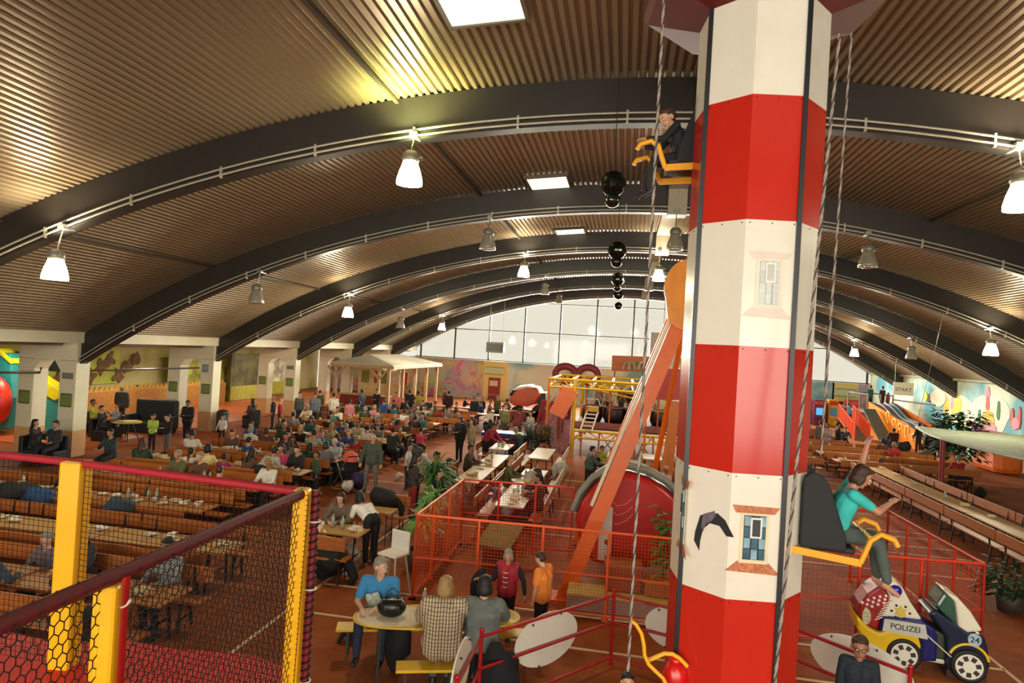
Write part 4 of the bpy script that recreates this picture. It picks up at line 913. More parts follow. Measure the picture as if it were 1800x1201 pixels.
# ------------------------------------------------------------------ nets
def net(name, p00, p10, p11, p01, cell, r, m, parent, style='hex', extra=None):
    p00, p10, p11, p01 = [Vector(p) for p in (p00, p10, p11, p01)]
    nu = max(2, int(((p10-p00).length+(p11-p01).length)/2/cell)); nv = max(2, int(((p01-p00).length+(p11-p10).length)/2/cell)); mb = MB()
    P = lambda u, v: (p00.lerp(p10, u/nu)).lerp(p01.lerp(p11, u/nu), v/nv)
    if style == 'square':
        for i in range(nu+1): mb.strand(P(i, 0), P(i, nv), r)
        for j in range(nv+1): mb.strand(P(0, j), P(nu, j), r)
    elif style == 'diamond':
        for i in range(-nv, nu):
            a, b = max(i, 0), min(i+nv, nu); mb.strand(P(a, a-i), P(b, b-i), r); mb.strand(P(a, nv-(a-i)), P(b, nv-(b-i)), r)
    else:
        for i in range(nu):
            for j in range(nv):
                o = .5 if j % 2 else 0; x = i+o
                if x > nu: continue
                c0, c1 = P(x, j+.18), P(x, j+.82); mb.strand(c0, c1, r)
                t1 = P(min(nu, x+.5), j+1.18 if j < nv-1 else j+1); mb.strand(c1, t1, r)
                if x-.5 >= 0: mb.strand(c1, P(x-.5, j+1.18 if j < nv-1 else j+1), r)
    return mb.build(name, m, parent)
# ------------------------------------------------------------------ raised net pen at the lower left
pen = thing('net_play_pen', 'raised play pen with black nets, yellow posts and red padded rails', 'play pen', (0, 0, 0))
ZR, ZF = 3.15, 1.35
c_a = G(0, 800, ZR); c_b = G(135, 814, ZR); c_c = G(537, 866, ZR); c_d = G(0, 1100, ZR)
c_a = c_b+(c_a-c_b)*2.2; c_d = c_c+(c_d-c_c)*1.15
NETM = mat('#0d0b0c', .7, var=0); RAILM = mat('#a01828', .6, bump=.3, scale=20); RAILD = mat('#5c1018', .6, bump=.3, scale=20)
def rail(p, q, m, r=.035):
    d = q-p; n = int(d.length/.12); mb = MB(); pts = [p+d*(i/n) for i in range(n+1)]; mb.tube(pts, [r*(1+.05*(i % 2)) for i in range(n+1)], 8)
    # lacing that wraps the padding
    for i in range(n): mb.tube([p+d*((i+.5)/n)+Vector((math.cos(a), 0, math.sin(a)))*(r+.004) for a in (0, 1.6, 3.2, 4.8, 6.3)], .004, 4, mi=1, cap=False)
    return mb.build('padded_rail', [m, NETM], pen)
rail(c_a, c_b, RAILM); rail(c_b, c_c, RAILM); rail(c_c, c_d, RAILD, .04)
def drop(p, z): return Vector((p.x, p.y, z))
def post(p, w, z0, z1, m, name='post', d=None, rz=.3, bev=.02):
    return MB().box((p.x, p.y, (z0+z1)/2), (w, d or w, z1-z0), rz=rz).build(name, m, pen, bevel=bev)
YP = mat('#eeb010', .35, var=.04)
post(c_b, .19, ZF-.9, ZR+.02, YP, 'yellow_post', rz=.15)
post(c_c+Vector((-.01, -.03, 0)), .12, 0.0, ZR+.04, YP, 'yellow_post', rz=.2)
e1 = G(192, 1015, ZR); post(e1, .11, ZF-.6, ZR-.03, YP, 'yellow_post', rz=.4)
e2 = G(218, 1008, ZR); mb = MB().tube([drop(e2, ZF-.6), drop(e2, ZR-.01)], .03, 12); mb.build('red_post', mat('#a81210', .35), pen)
MB().tube([drop(e2, 3.0)+Vector((.036*math.cos(a), .036*math.sin(a), .012*math.sin(a))) for a in [k*.5 for k in range(13)]]+[drop(e2, 3.01)+Vector((.06, -.02, .02))], .006, 5).build('cable_tie', WHITE, pen)
# laced net pole beside the corner post
lp = G(556, 862, ZR); mb = MB().tube([drop(lp, 0), drop(lp, ZR)], .03, 10); n = 60
mb2 = MB().tube([drop(lp, ZR*i/n/6)+Vector((.036*math.cos(i*.9), .036*math.sin(i*.9), 0)) for i in range(n*6+1)], .009, 4, cap=False)
mb.build('net_pole', mat('#7c1424', .6), pen); mb2.build('lacing', NETM, pen)
for z in (2.9, 2.35, 1.6): MB().tube([drop(lp, z)+Vector((.045*math.cos(a), .045*math.sin(a), 0)) for a in [k*.6 for k in range(11)]], .007, 5).build('cable_tie', WHITE, pen)
net('far_net', drop(c_b, ZF), drop(c_c, ZF), c_c, c_b, .05, .0028, NETM, pen, 'square')
net('far_net', drop(c_a, ZF), drop(c_b, ZF), c_b, c_a, .05, .0028, NETM, pen, 'square')
net('near_net', drop(c_c, ZF-.4), drop(c_d, ZF-.4), c_d, c_c, .052, .0034, NETM, pen, 'hex')
net('end_net', drop(c_c, 0.2), drop(c_c, .2)+Vector((.02, -.1, 0)), c_c+Vector((.07, -.08, 0)), c_c+Vector((-.1, -.06, 0)), .04, .003, NETM, pen, 'square')
# red padded floor with a dark jumping mat
fl = [drop(c_a, ZF), drop(c_b, ZF)+Vector((0, .1, 0)), drop(c_c, ZF)+Vector((-.05, .1, 0)), drop(c_d, ZF)]
PADM = mat('#d01c10', .6, bump=.2)
mb = MB(); inner0 = G(640, 1128, ZF)
# front pad strip (between jumping mat and near rail), as a thick mat
f1 = [G(560, 1120, ZF), G(430, 1118, ZF), G(235, 1085, ZF), G(110, 1118, ZF), G(0, 1062, ZF), G(-500, 1020, ZF), drop(c_d, ZF)+Vector((-2.5, 0, 0)), drop(c_d, ZF)+Vector((0, -.1, 0)), drop(c_c, ZF)+Vector((0.0, -.1, 0))]
mb.prism([(p.x, p.y) for p in (G(540, 1180, ZF), G(430, 1150, ZF), G(300, 1140, ZF), G(220, 1125, ZF), G(110, 1130, ZF), G(0, 1108, ZF), G(-250, 1080, ZF))]+[(c_d.x-2, c_d.y-.1), (c_d.x, c_d.y-.1), (c_c.x, c_c.y-.12)], ZF-.12, ZF, mi=0)
mb.build('padded_floor', PADM, pen)
# ------------------------------------------------------------------ orange mesh enclosure
ORN = mat('#f0622a', .4, var=.05); ORR = mat('#d8361c', .4, var=.05)
enc = thing('mesh_enclosure', 'orange wire mesh enclosure with tube frame around the swing boat', 'fence', (0, 0, 0))
FH = 1.45
def fence(p, q, n, m, parent, cell=.055, mid=True, low=.08, h=FH):
    p, q = Vector((p.x, p.y, 0)), Vector((q.x, q.y, 0)); u = Vector((0, 0, 1))
    mb = MB().tube([p+u*h, q+u*h], .022, 8).tube([p+u*low, q+u*low], .02, 8)
    if mid: mb.tube([p+u*h*.5, q+u*h*.5], .014, 6)
    mb.build('rail', m, parent)
    for i in range(n+1):
        a = p.lerp(q, i/n); MB().tube([a, a+u*h], .024, 8).box(a+u*.01, (.1, .1, .02)).build('post', m, parent)
    net('wire_mesh', p+u*low, q+u*low, q+u*h, p+u*h, cell, .0033, m, parent, 'square')
fa = G(733, 905, FH); fb = G(815, 843, FH); fc = G(1008, 858, FH); fd = G(1190, 948, FH)
fence(fa, fb, 3, ORN, enc, mid=False); fence(fb, fc, 3, ORR, enc); fence(fa, fd, 4, ORN, enc)
# plain orange sheet behind the left mesh
fg = G(1500, 898, FH); fh = G(1562, 898, FH); fi = G(1731, 992, FH); fj = G(1405, 966, FH)
enc2 = thing('mesh_enclosure', 'red orange wire mesh enclosure right of the lighthouse behind the coin rides', 'fence', (0, 0, 0))
fence(fg, fh, 1, ORR, enc2, cell=.09); fence(fh, fi, 4, ORR, enc2, cell=.09); fence(fj, fi, 3, ORR, enc2, cell=.075)
# ------------------------------------------------------------------ red railing with white oval boards around the tower
RR_ = mat('#a4141c', .35)
rl = thing('railing', 'dark red tube railing with white oval boards around the lighthouse foot', 'railing')
pts = [G(803, 1196, 1.05), G(847, 1112, 1.05), G(1080, 1040, 1.05), G(1200, 1068, 1.05)]
q2 = [G(1395, 1105, 1.0), G(1600, 1185, 1.0)]
def rails(pts, h):
    for a, b in zip(pts, pts[1:]):
        a, b = Vector((a.x, a.y, 0)), Vector((b.x, b.y, 0)); u = Vector((0, 0, 1)); mb = MB()
        for f in (1, .62, .12): mb.tube([a+u*h*f, b+u*h*f], .02, 8)
        mb.build('rail', RR_, rl)
    for a in pts: a = Vector((a.x, a.y, 0)); MB().tube([a, a+Vector((0, 0, h+.08))], .024, 8).ball((a.x, a.y, h+.08), .032, 8, 6).build('post', RR_, rl)
rails(pts, 1.0); rails(q2, 1.0)
def oval(p, u, a, b, tilt, name='oval_board'):
    u = Vector((u.x, u.y, 0)).normalized(); n = Vector((u.y, -u.x, 0)); z = Vector((0, 0, 1)); mb = MB(); N = 40
    poly = []
    for i in range(N):
        t = 2*PI*i/N; x, y = a*math.cos(t), b*math.sin(t); poly.append((x*math.cos(tilt)-y*math.sin(tilt), x*math.sin(tilt)+y*math.cos(tilt)))
    mb.prism(poly, -.008, .008, F=lambda s_, t_, c_: tuple(p+u*s_+z*t_+n*(c_-.03 if n.dot(EYE-p) < 0 else c_-.045)))
    for t in (1.2, 4.4, 2.2): x, y = a*.93*math.cos(t), b*.93*math.sin(t); mb.ball(tuple(p+u*x+z*y), .014, 6, 4, mi=1)
    return mb.build(name, [mat('#dcd8cc', .5, var=.04), BLACK], rl)
def onrail(a, b, px, py):
    a, b = Vector((a.x, a.y, 0)), Vector((b.x, b.y, 0)); u = (b-a).normalized(); n = Vector((u.y, -u.x, 0)); d = ray(px, py); t = (a-EYE).dot(n)/d.dot(n); return EYE+d*t, u
p, u = onrail(pts[1], pts[2], 966, 1125); oval(p, u, .56, .34, .0)
p, u = onrail(pts[0], pts[1], 818, 1178); oval(p, u, .42, .3, .0)
p, u = onrail(pts[2], pts[3], 1186, 1108); oval(p, u, .42, .29, 0)
p, u = onrail(q2[0], q2[1], 1508, 1172); oval(p, u, .6, .31, 0)
# ------------------------------------------------------------------ seats of the lighthouse ride, with riders
CTR = Vector((TX, TY, 0))
def ride_seat(bx, bz, out, label, pxw=.72, back=True):
    """a chair hanging on the tower: out = unit plan direction away from the tower"""
    rz = math.atan2(-out.x, out.y)
    t = thing('tower_ride_seat', label, 'ride seat', (bx.x, bx.y, bz), rz)
    YB_ = mat('#f0a818', .35, var=.04)
    for s in (-1, 1):
        MB().beam((s*.31, -.42, .0), (s*.31, .26, -.06), .03, .07).tube([(s*.31, .25, -.06), (s*.31, .29, .05), (s*.31, .33, .17), (s*.31, .42, .24), (s*.31, .54, .2), (s*.31, .57, .14)], .028, 8).build('side_bar', YB_, t)
    MB().tube([(-.31, .33, .19), (.31, .33, .19)], .022, 8).build('lap_bar', YB_, t)
    MB().box((0, 0, .03), (.56, .42, .06)).build('seat_pan', BLACK, t, bevel=.02)
    prof = [(-.24, 0), (.24, 0), (.27, .22), (.25, .48), (.17, .68), (0, .75), (-.17, .68), (-.25, .48), (-.27, .22)]
    mb = MB(); mb.prism(prof, 0, .1, F=lambda a, b, c: (a, -.2-c-.12*(b/.76)**1.5*0+.0, b+.02))
    for s in (-1, 1): mb.prism([(-.3, 0), (.13, 0), (.12, .14), (.03, .4), (-.05, .64), (-.13, .74), (-.22, .76), (-.3, .7)], s*.27-.025, s*.27+.025, F=lambda a, b, c: (c, a, b+.02))
    mb.build('bucket_backrest', mat('#15161c', .7, var=.1), t, bevel=.02)
    MB().box((0, -.36, .1), (.16, .16, .3)).build('carriage', mat('#7a1414', .4), t, bevel=.02)
    return t
# left rider, high up
out = Vector((-1, -.05, 0)).normalized(); c = CTR+out*(TR*.96+.36)+Vector((0, .52, 0)); sp = GY(1203, 300, c.y)
s1 = ride_seat(Vector((sp.x, c.y, 0)), sp.z, out, 'yellow and black ride seat high on the left of the lighthouse')
person(Vector((sp.x, c.y, sp.z-.24))+out*.03, math.atan2(-out.x, out.y), 'ride', 'child in black riding high on the left of the lighthouse, head bowed', top='#1c1e22', bottom='#26242a', hair='brown', scale=.78, hi=True, child=True, extra=dict(turn=.5, nod=.6, lean=.3, armL=((-.2, .6, -.75), (.1, .9, .0)), armR=((.2, .6, -.75), (-.1, .9, .0))))
# right rider, from behind
out = Vector((1, -.08, 0)).normalized(); c = CTR+out*(TR*.96+.42); sp = GY(1452, 958, c.y)
s2 = ride_seat(Vector((sp.x, c.y, 0)), sp.z, out, 'yellow and black ride seat at the lower right of the lighthouse')
person(Vector((sp.x, c.y, sp.z-.30))+out*.06, math.atan2(-out.x, out.y), 'ride_up', 'barefoot girl in turquoise tee riding and pulling a rope with raised arm', top='#38bcb8', bottom='#4c5854', hair='brown', style='bob', sleeve='short', scale=.95, hi=True, no_shoes=True)
# lower left seat frame with red cushion
sp = G(1150, 1150, 1.15); t = thing('tower_ride_seat', 'yellow curved ride bars with shiny red cushion beside the lighthouse foot', 'ride seat', (0, 0, 0))
YB_ = mat('#f0b020', .35, var=.04); Yq = 6.75
MB().tube([GY(x, y, Yq) for x, y in ((1107, 1090), (1118, 1098), (1128, 1115), (1132, 1135), (1133, 1152), (1140, 1168), (1152, 1180), (1165, 1192), (1172, 1205))], .02, 10).build('front_bar', YB_, t)
MB().tube([GY(x, y, Yq+.1) for x, y in ((1136, 1163), (1152, 1156), (1168, 1149), (1182, 1150), (1194, 1157), (1204, 1167), (1208, 1172))], .022, 10).build('side_bar', YB_, t)
q = GY(1186, 1200, Yq+.2); mb = MB(); mb.ball(q, (.14, .12, .24), 16, 10); mb.ball(q+Vector((0, 0, .22)), (.07, .07, .07), 10, 8); mb.build('cushion', mat('#d01410', .25), t)
MB().tube([q+Vector((-.1, 0, -.2)), Vector((q.x, q.y, .5)), Vector((q.x, q.y, 0))], .03, 8).build('foot', mat('#7a1414', .4), t)
# ------------------------------------------------------------------ people close to the camera
P_TB = G(770, 1083, .75)
tbl = thing('oval_table', 'yellow oval beer table with cloth, bag and bottle in the foreground', 'table', (P_TB.x, P_TB.y, 0), .32)
ov = [(1.12*math.copysign(abs(math.cos(t))**.75, math.cos(t)), .4*math.copysign(abs(math.sin(t))**.8, math.sin(t))) for t in [2*PI*i/36 for i in range(36)]]
MB().prism(ov, .725, .75).build('tabletop', mat('#e0b840', .4, var=.15), tbl, bevel=.006)
MB().prism([(x*.42-.6, y*.8) for x, y in ov], .7505, .754).build('cloth', mat('#e8dcc0', .8), tbl)
for s in (-1, 1): leg_frame(MB(), s*.75, .6, .72).build('leg', LEGM, tbl)
def attable(dx, dy, z=.75):
    R = Matrix.Rotation(.32, 3, 'Z'); v = R@Vector((dx, dy, 0)); return Vector((P_TB.x+v.x, P_TB.y+v.y, z))
def small(name, mb, m, lab, loc, cat=None, rz=0):
    o = mb.build(name, m, loc=loc); o.rotation_euler = (0, 0, rz); return tag(o, lab, cat or name.replace('_', ' '))
hb = thing('handbag', 'dark green black leather handbag on the yellow oval table', 'bag', attable(-.62, -.02, .756), .3)
bm = MB(); bm.ball((0, 0, .12), (.19, .12, .13), 16, 10); bm.v = [(x, y, max(0, z)) for x, y, z in bm.v]; bm.box((0, 0, .19), (.26, .1, .1)); bm.build('body', mat('#101a18', .3, var=.3), hb, bevel=.01)
for s in (-1, 1): MB().tube([(-.09, s*.06, .2), (-.07, s*.08, .3), (0, s*.09, .34), (.07, s*.08, .3), (.09, s*.06, .2)], .008, 6).build('handle', mat('#101a18', .3), hb)
for s in (-1, 1): MB().tube([(s*.08+.015*math.cos(a), -.125, .15+.02*math.sin(a)) for a in [k*.7 for k in range(10)]], .003, 4).build('ring', STEEL, hb)
bt = thing('bottle', 'clear water bottle with red label on the oval table', 'bottle', attable(-.18, .3, .751))
MB().lathe([(0, 0), (.036, 0), (.038, .16), (.03, .2), (.013, .24), (0, .24)], n=14).build('body', mat('#dcd8d4', .15, trans=.5), bt); MB().lathe([(.039, .06), (.039, .13)], n=14).build('label', mat('#c03028', .5), bt); MB().lathe([(.015, .24), (.015, .26), (0, .26)], n=10).build('cap', mat('#e8e4dc'), bt)
for i, (dx, dy, c, nm) in enumerate(((-.2, .06, '#d8c848', 'yellow beaker'), (-.05, .0, '#a89868', 'brown glass beaker'), (-.28, -.03, '#e0d040', 'small yellow dish'), (.9, .05, '#e0dcd4', 'white cup at the right end'))):
    small('cup', MB().lathe([(0, 0), (.035, 0), (.042, .09), (.038, .09), (.03, .01), (0, .01)], n=14), mat(c, .4), nm+' on the yellow oval table', attable(dx, dy, .751), 'cup')
small('paper_plate', MB().lathe([(0, 0), (.09, 0), (.13, .02), (.12, .02), (0, .006)], n=18), PL, 'paper plate with ketchup on the yellow oval table', attable(.1, .22, .751), 'plate')
small('napkins', MB().box((0, 0, .01), (.14, .1, .02)).box((.02, .02, .025), (.1, .1, .01), rz=.5), mat('#e8e0d8', .8), 'red and white napkins beside the bottle', attable(.0, .28, .751), 'napkins')
# benches of that table
for (px, py, L, lab) in ((752, 1170, .55, 'yellow bench nearest the camera, under the plaid shirt'), (665, 1100, .8, 'yellow bench under the man in the blue tee'), (895, 1112, .45, 'yellow bench end right of the dark jacket')):
    p = G(px, py, .46); b = thing('bench', lab, 'bench', (p.x, p.y, 0), .32); w = .26
    MB().box((0, 0, .445), (L*1.4, w, .035)).build('seat', mat('#e0b428', .4, var=.1), b, bevel=.005)
    for s in (-1, 1): leg_frame(MB(), s*L*.5, w, .43).build('leg', LEGM, b)
# man in blue tee
blue = mat('#3c8cc8', .8, var=.1)
p = G(668, 1150, 0); mp = attable(-.78, .58, 0)
mt = person(mp, PI+.15, 'sit_table', 'man in bright blue printed tee seated at the oval table, hands on a bag', top='#3c8cc8', bottom='#1c2c44', hair='grey', sleeve='short', hi=True, scale=1.04, puff=.012, topm=blue, shoes='#202022', extra=dict(turn=1.0, lean=.3, nod=.0))
mb = MB(); mb.prism(blobpoly((0, 0), .1, .13, seed=4, wob=.2), 0, .004, F=lambda a, b, c: (a, c, b)); o = mb.build('chest_print', mat('#c8d4c8', .7, var=.5, scale=30), mt); o.location = (.05, .245, .8); o.rotation_euler = (-.32, -.5, 0)
# woman in plaid, woman in grey hood
def plaid():
    m = bpy.data.materials.new('plaid_cloth'); m.use_nodes = True; nt = m.node_tree; b = nt.nodes['Principled BSDF']; b.inputs['Roughness'].default_value = .85; tc = nt.nodes.new('ShaderNodeTexCoord'); prev = None
    for ax in ('X', 'Z'):
        w = nt.nodes.new('ShaderNodeTexWave'); w.wave_type = 'BANDS'; w.bands_direction = ax; w.inputs['Scale'].default_value = 9; w.inputs['Distortion'].default_value = .6; nt.links.new(tc.outputs['Object'], w.inputs['Vector'])
        r = nt.nodes.new('ShaderNodeValToRGB'); r.color_ramp.interpolation = 'CONSTANT'; r.color_ramp.elements[0].color = (*lin('#6c5c62' if ax == 'X' else '#a0948a'), 1); r.color_ramp.elements[1].color = (*lin('#e4dcc8'), 1); r.color_ramp.elements[1].position = .2 if ax == 'X' else .13
        nt.links.new(w.outputs['Fac'], r.inputs[0])
        if prev is None: prev = r.outputs[0]
        else:
            mx = nt.nodes.new('ShaderNodeMix'); mx.data_type = 'RGBA'; mx.blend_type = 'MULTIPLY'; mx.inputs[0].default_value = 1; nt.links.new(prev, mx.inputs[6]); nt.links.new(r.outputs[0], mx.inputs[7]); prev = mx.outputs[2]
    nt.links.new(prev, b.inputs['Base Color']); return m
pp = attable(.02, -.72, 0)
wt = person(pp, .22, 'sit_lean', 'woman in white plaid shirt seen from behind on the yellow bench', top='#e4dcc8', bottom='#5c626a', hair='fair', style='bob', hi=True, scale=1.1, puff=.05, topm=plaid(), extra=dict(lean=.5, turn=-.2))
pp = attable(.52, -.62, 0)
person(pp, .15, 'sit_lean', 'dark haired woman in grey hooded top beside the plaid shirt', top='#6c7472', bottom='#181820', hair='dark', style='bob', hi=True, scale=1.08, puff=.03, extra=dict(turn=.1))
jk = thing('jacket', 'long black coat draped over the bench in front of the grey hood', 'jacket', attable(.72, -.9, 0), .3, scale=.72)
mb = bag_mesh(2, .36, .26, .46); mb.build('body', mat('#101218', .85, var=.2), jk); MB().tube([(.2, .1, .7), (.3, 0, .5), (.34, -.08, .2), (.36, -.1, .02)], [.09, .08, .07, .05], 10).build('sleeve', mat('#101218', .85, var=.2), jk)
st = thing('bag', 'black cloth bag hanging under the left end of the oval table', 'bag', attable(-.52, .02, 0)); bag_mesh(1, .17, .12, .3).build('body', mat('#0e1012', .8), st); MB().tube([(-.1, 0, .5), (-.04, 0, .66), (.04, 0, .66), (.1, 0, .5)], .01, 6).build('strap', BLACK, st)
# standing pair
p = G(886, 1122, 0); rv = person(p, PI-.1, 'carry', 'person in red waistcoat with white clasps holding a dark jacket', top='#14161c', bottom='#14161e', hair='grey', style='bob', hi=True, scale=.8, puff=.0, extra=dict(turn=0, nod=.3))
vest = cobj('waistcoat', get('vest', lambda: top_mesh(dict(POSES['carry'], turn=0, nod=.3, w=.93, armL=((0, 0, -1), (0, 0, -1)), armR=((0, 0, -1), (0, 0, -1))), 'short', .012, True), 'vest'), mat('#a01c2c', .7, var=.15), rv)
me2 = vest.data
for i in range(4): MB().tube([(-.05, .155, 1.02+.09*i), (0, .165, 1.015+.09*i), (.05, .155, 1.02+.09*i)], .008, 6).build('clasp', mat('#e0dcd4', .3), rv)
dj = thing('jacket', 'dark jacket held out at the side of the red waistcoat', 'jacket', p+Vector((-.42, -.03, 0)), .2); mb = bag_mesh(3, .12, .09, .33); mb.v = [(x, y, z+.35) for x, y, z in mb.v]; mb.build('body', mat('#16171d', .85), dj); MB().tube([(.1, 0, .9), (.03, 0, .7), (-.05, 0, .5), (-.1, 0, .36)], [.05, .05, .045, .04], 8).build('sleeve', mat('#16171d', .85), dj)
p = G(948, 1135, 0); ob = person(p, 1.15, 'stand', 'boy in orange tee standing with head bowed beside the red waistcoat', top='#f08c3c', bottom='#1c1820', hair='brown', sleeve='short', hi=True, scale=.82, child=False, puff=.02, extra=dict(nod=.55))
# boy with glasses at the lower right, behind the oval board
p = G(1512, 1124, 1.38); p = Vector((p.x, p.y, 0)); gb = person(p, PI-.25, 'stand', 'boy with glasses in dark blue sweater at the lower right railing', top='#14202c', bottom='#14161c', hair='brown', hi=True, scale=.82, child=True, puff=.01, extra=dict(nod=.15))
J = pose_joints(dict(POSES['stand'], nod=.15)); c = J['head']
mb = MB()
for s in (-1, 1): mb.tube([c+Vector((s*.042+.03*math.cos(a), .128+.0, .015+.022*math.sin(a))) for a in [k*PI/6 for k in range(12)]], .003, 5, closed=True); mb.tube([c+Vector((s*.072, .126, .02)), c+Vector((s*.1, .02, .02))], .003, 4)
mb.tube([c+Vector((-.012, .13, .017)), c+Vector((.012, .13, .017))], .003, 4); mb.build('glasses', BLACK, gb)
for i, (px, py, lab, h, st_) in enumerate(((1104, 1184, 'small child with dark hair looking up at the bottom edge below the rope', 'black', 'short'), (1146, 1188, 'second small child, hair only, at the bottom edge right of the rope', 'dark', 'bob'))):
    p = G(px, py, 1.08 if i == 0 else 1.1); person(Vector((p.x, p.y, 0)), PI+.1, 'stand', lab, top='#4c3440', hair=h, style=st_, hi=i == 0, scale=.62, child=True, extra=dict(nod=-.1))
# white high chair by the orange mesh
p = G(707, 1040, 0); hc = thing('high_chair', 'white plastic high chair beside the orange mesh corner', 'high chair', (p.x-.16, p.y-.16, 0), -.35)
WP = mat('#e8e6dc', .35, var=.03)
MB().box((0, 0, .7), (.42, .36, .05)).build('tray', WP, hc, bevel=.03); MB().box((0, .2, .86), (.4, .04, .4)).build('backrest', WP, hc, bevel=.03)
for sx in (-1, 1):
    for sy in (-1, 1): MB().tube([(sx*.17, sy*.13, .7), (sx*.26, sy*.22, 0)], .018, 8).build('leg', mat('#c8c8c0', .3, .4), hc)
# ------------------------------------------------------------------ coin rides
def prof_body(parent, name, poly, w, m, y0=0, bev=.04): return MB().prism(poly, y0-w/2, y0+w/2, F=lambda a, b, c: (a, c, b)).build(name, m, parent, bevel=bev)
def text(body, size, loc, rot, m, parent, name='lettering', ext=.002):
    cu = bpy.data.curves.new(name, 'FONT'); cu.body = body; cu.size = size; cu.extrude = ext; cu.align_x = 'CENTER'; cu.align_y = 'CENTER'
    o = bpy.data.objects.new(name, cu); COL.objects.link(o); me = bpy.data.meshes.new_from_object(o.evaluated_get(DG())); bpy.data.objects.remove(o); me.materials.clear(); me.materials.append(m)
    o = bpy.data.objects.new(name, me); COL.objects.link(o); o.parent = parent; o.location = loc; o.rotation_euler = rot; return o
def wheel(parent, x, z, r, y):
    t = MB(); t.tube([(x+(r*.86)*math.cos(a), y, z+(r*.86)*math.sin(a)) for a in [2*PI*i/28 for i in range(28)]], r*.15, 8, closed=True); w_ = t.build('tyre', mat('#0e0e10', .6), parent)
    h = MB(); N = 28; hub = [(x+r*.75*math.cos(2*PI*i/N), z+r*.75*math.sin(2*PI*i/N)) for i in range(N)]
    h.prism(hub, y-.03, y+.03, F=lambda a, b, c: (a, c, b))
    for i in range(7):
        a = 2*PI*i/7+.2; cx, cz = x+r*.5*math.cos(a), z+r*.5*math.sin(a); tri = [(cx+.19*r*math.cos(a+d), cz+.19*r*math.sin(a+d)) for d in (.8, PI-.7, PI+.7, -.8)]
        h.prism(tri, y-.036, y-.028, mi=1, F=lambda a_, b_, c_: (a_, c_, b_))
    h.build('hubcap', [mat('#e6e2d6', .35, var=.03), mat('#2c2c28', .5)], w_)
pA = G(1582, 1168, 0); pB = G(1692, 1187, 0)
def dims(a, b): return (a-b).length
ca = thing('police_car_ride', 'yellow white and blue coin-operated police car with blue light and checked front', 'kiddie ride', (pA.x+.0, pA.y+.1, 0), -.12)
YC = mat('#e8c020', .3, var=.05); WC = mat('#e8e2d0', .3, var=.05); BC = mat('#141c64', .3, var=.1); DB = mat('#10203c', .3)
K = 1/108.0
def pc(px, py): return ((px-1582)*K, (1168-py)*K+ (px-1582)*K*.1)
body = [pc(*q) for q in ((1512, 1085), (1516, 1110), (1530, 1128), (1548, 1148), (1560, 1120), (1590, 1115), (1606, 1135), (1628, 1150), (1629, 1115), (1622, 1100), (1606, 1088), (1560, 1086), (1540, 1110), (1525, 1100))]
prof_body(ca, 'lower_body', [pc(*q) for q in ((1511, 1085), (1514, 1108), (1534, 1142), (1550, 1150), (1604, 1152), (1606, 1128), (1600, 1108), (1560, 1106), (1545, 1112), (1530, 1104))], .62, YC)
prof_body(ca, 'rear_body', [pc(*q) for q in ((1604, 1152), (1629, 1152), (1629, 1112), (1624, 1100), (1606, 1088), (1560, 1086), (1548, 1090), (1545, 1111), (1560, 1105), (1600, 1107), (1606, 1125))], .6, BC)
prof_body(ca, 'cab', [pc(*q) for q in ((1546, 1088), (1608, 1090), (1590, 1062), (1578, 1040), (1566, 1030), (1548, 1036), (1560, 1055), (1555, 1070))], .5, WC)
prof_body(ca, 'checked_front', [pc(*q) for q in ((1514, 1086), (1529, 1104), (1545, 1110), (1549, 1090), (1560, 1066), (1556, 1050), (1545, 1038), (1528, 1052), (1517, 1070))], .52, mat('#a01c20', .35, var=.3))
Bx = pc(1567, 1044); MB().ball((Bx[0], -.27, Bx[1]), (.085, .05, .085), 14, 10).build('blue_light', mat('#1820a8', .15), ca)
yF = -.315
mb = MB(); cx, cz = pc(1576, 1078)
mb.prism([(cx+.09*math.cos(a)*(1 if i % 2 else .6), cz+.1*math.sin(a)*(1 if i % 2 else .6)) for i, a in enumerate([2*PI*k/12 for k in range(12)])], -.265, -.25, F=lambda a, b, c: (a, c, b))
for a in [2*PI*k/6 for k in range(6)]: mb.ball((cx+.12*math.cos(a), -.255, cz+.1*math.sin(a)), .018, 8, 6, mi=1)
mb.build('star_badge', [mat('#d8c050', .4), BLACK], ca)
mb = MB(); x0, z0 = pc(1552, 1108); x1, z1 = pc(1612, 1094)
mb.prism([(x0-.02, z0), (x1+.02, z0-.02), (x1-.02, z1), (x0+.0, z1+.0)], -.312, -.30, F=lambda a, b, c: (a, c, b)); mb.build('name_plate', mat('#c8ccc0', .4), ca)
text('POLIZEI', .115, ((x0+x1)/2, -.316, (z0+z1)/2), (PI/2, 0, 0), BLACK, ca)
# red and white checks along the front edge and an oval crest
mb = MB()
for i in range(9):
    for j in range(3):
        if (i+j) % 2: continue
        x, z = pc(1520+i*4.2+j*3, 1066-i*2.6+j*5+ (i*i)*.12); mb.box((x, -.262, z), (.035, .012, .035), M=Matrix.Rotation(-.5, 3, 'Y'))
for i in range(7):
    x, z = pc(1545+i*2.2, 1090-i*4.5); mb.box((x, -.263, z), (.12, .01, .014), M=Matrix.Rotation(-.5, 3, 'Y'))
mb.build('check_pattern', mat('#e8dcd0', .5), ca)
cx, cz = pc(1527, 1088); MB().prism([(cx+.06*math.cos(a), cz+.12*math.sin(a)) for a in [2*PI*k/20 for k in range(20)]], -.275, -.262, F=lambda a, b, c: (a, c, b)).build('crest', mat('#c8c0a0', .5, var=.5, scale=30), ca)
wheel(ca, *pc(1582, 1143)[:2], .235, -.3); wheel(ca, *pc(1582, 1143)[:2], .235, .3)
MB().box((0, 0, .06), (.5, .5, .12)).build('plinth', mat('#5c1414', .5), ca)
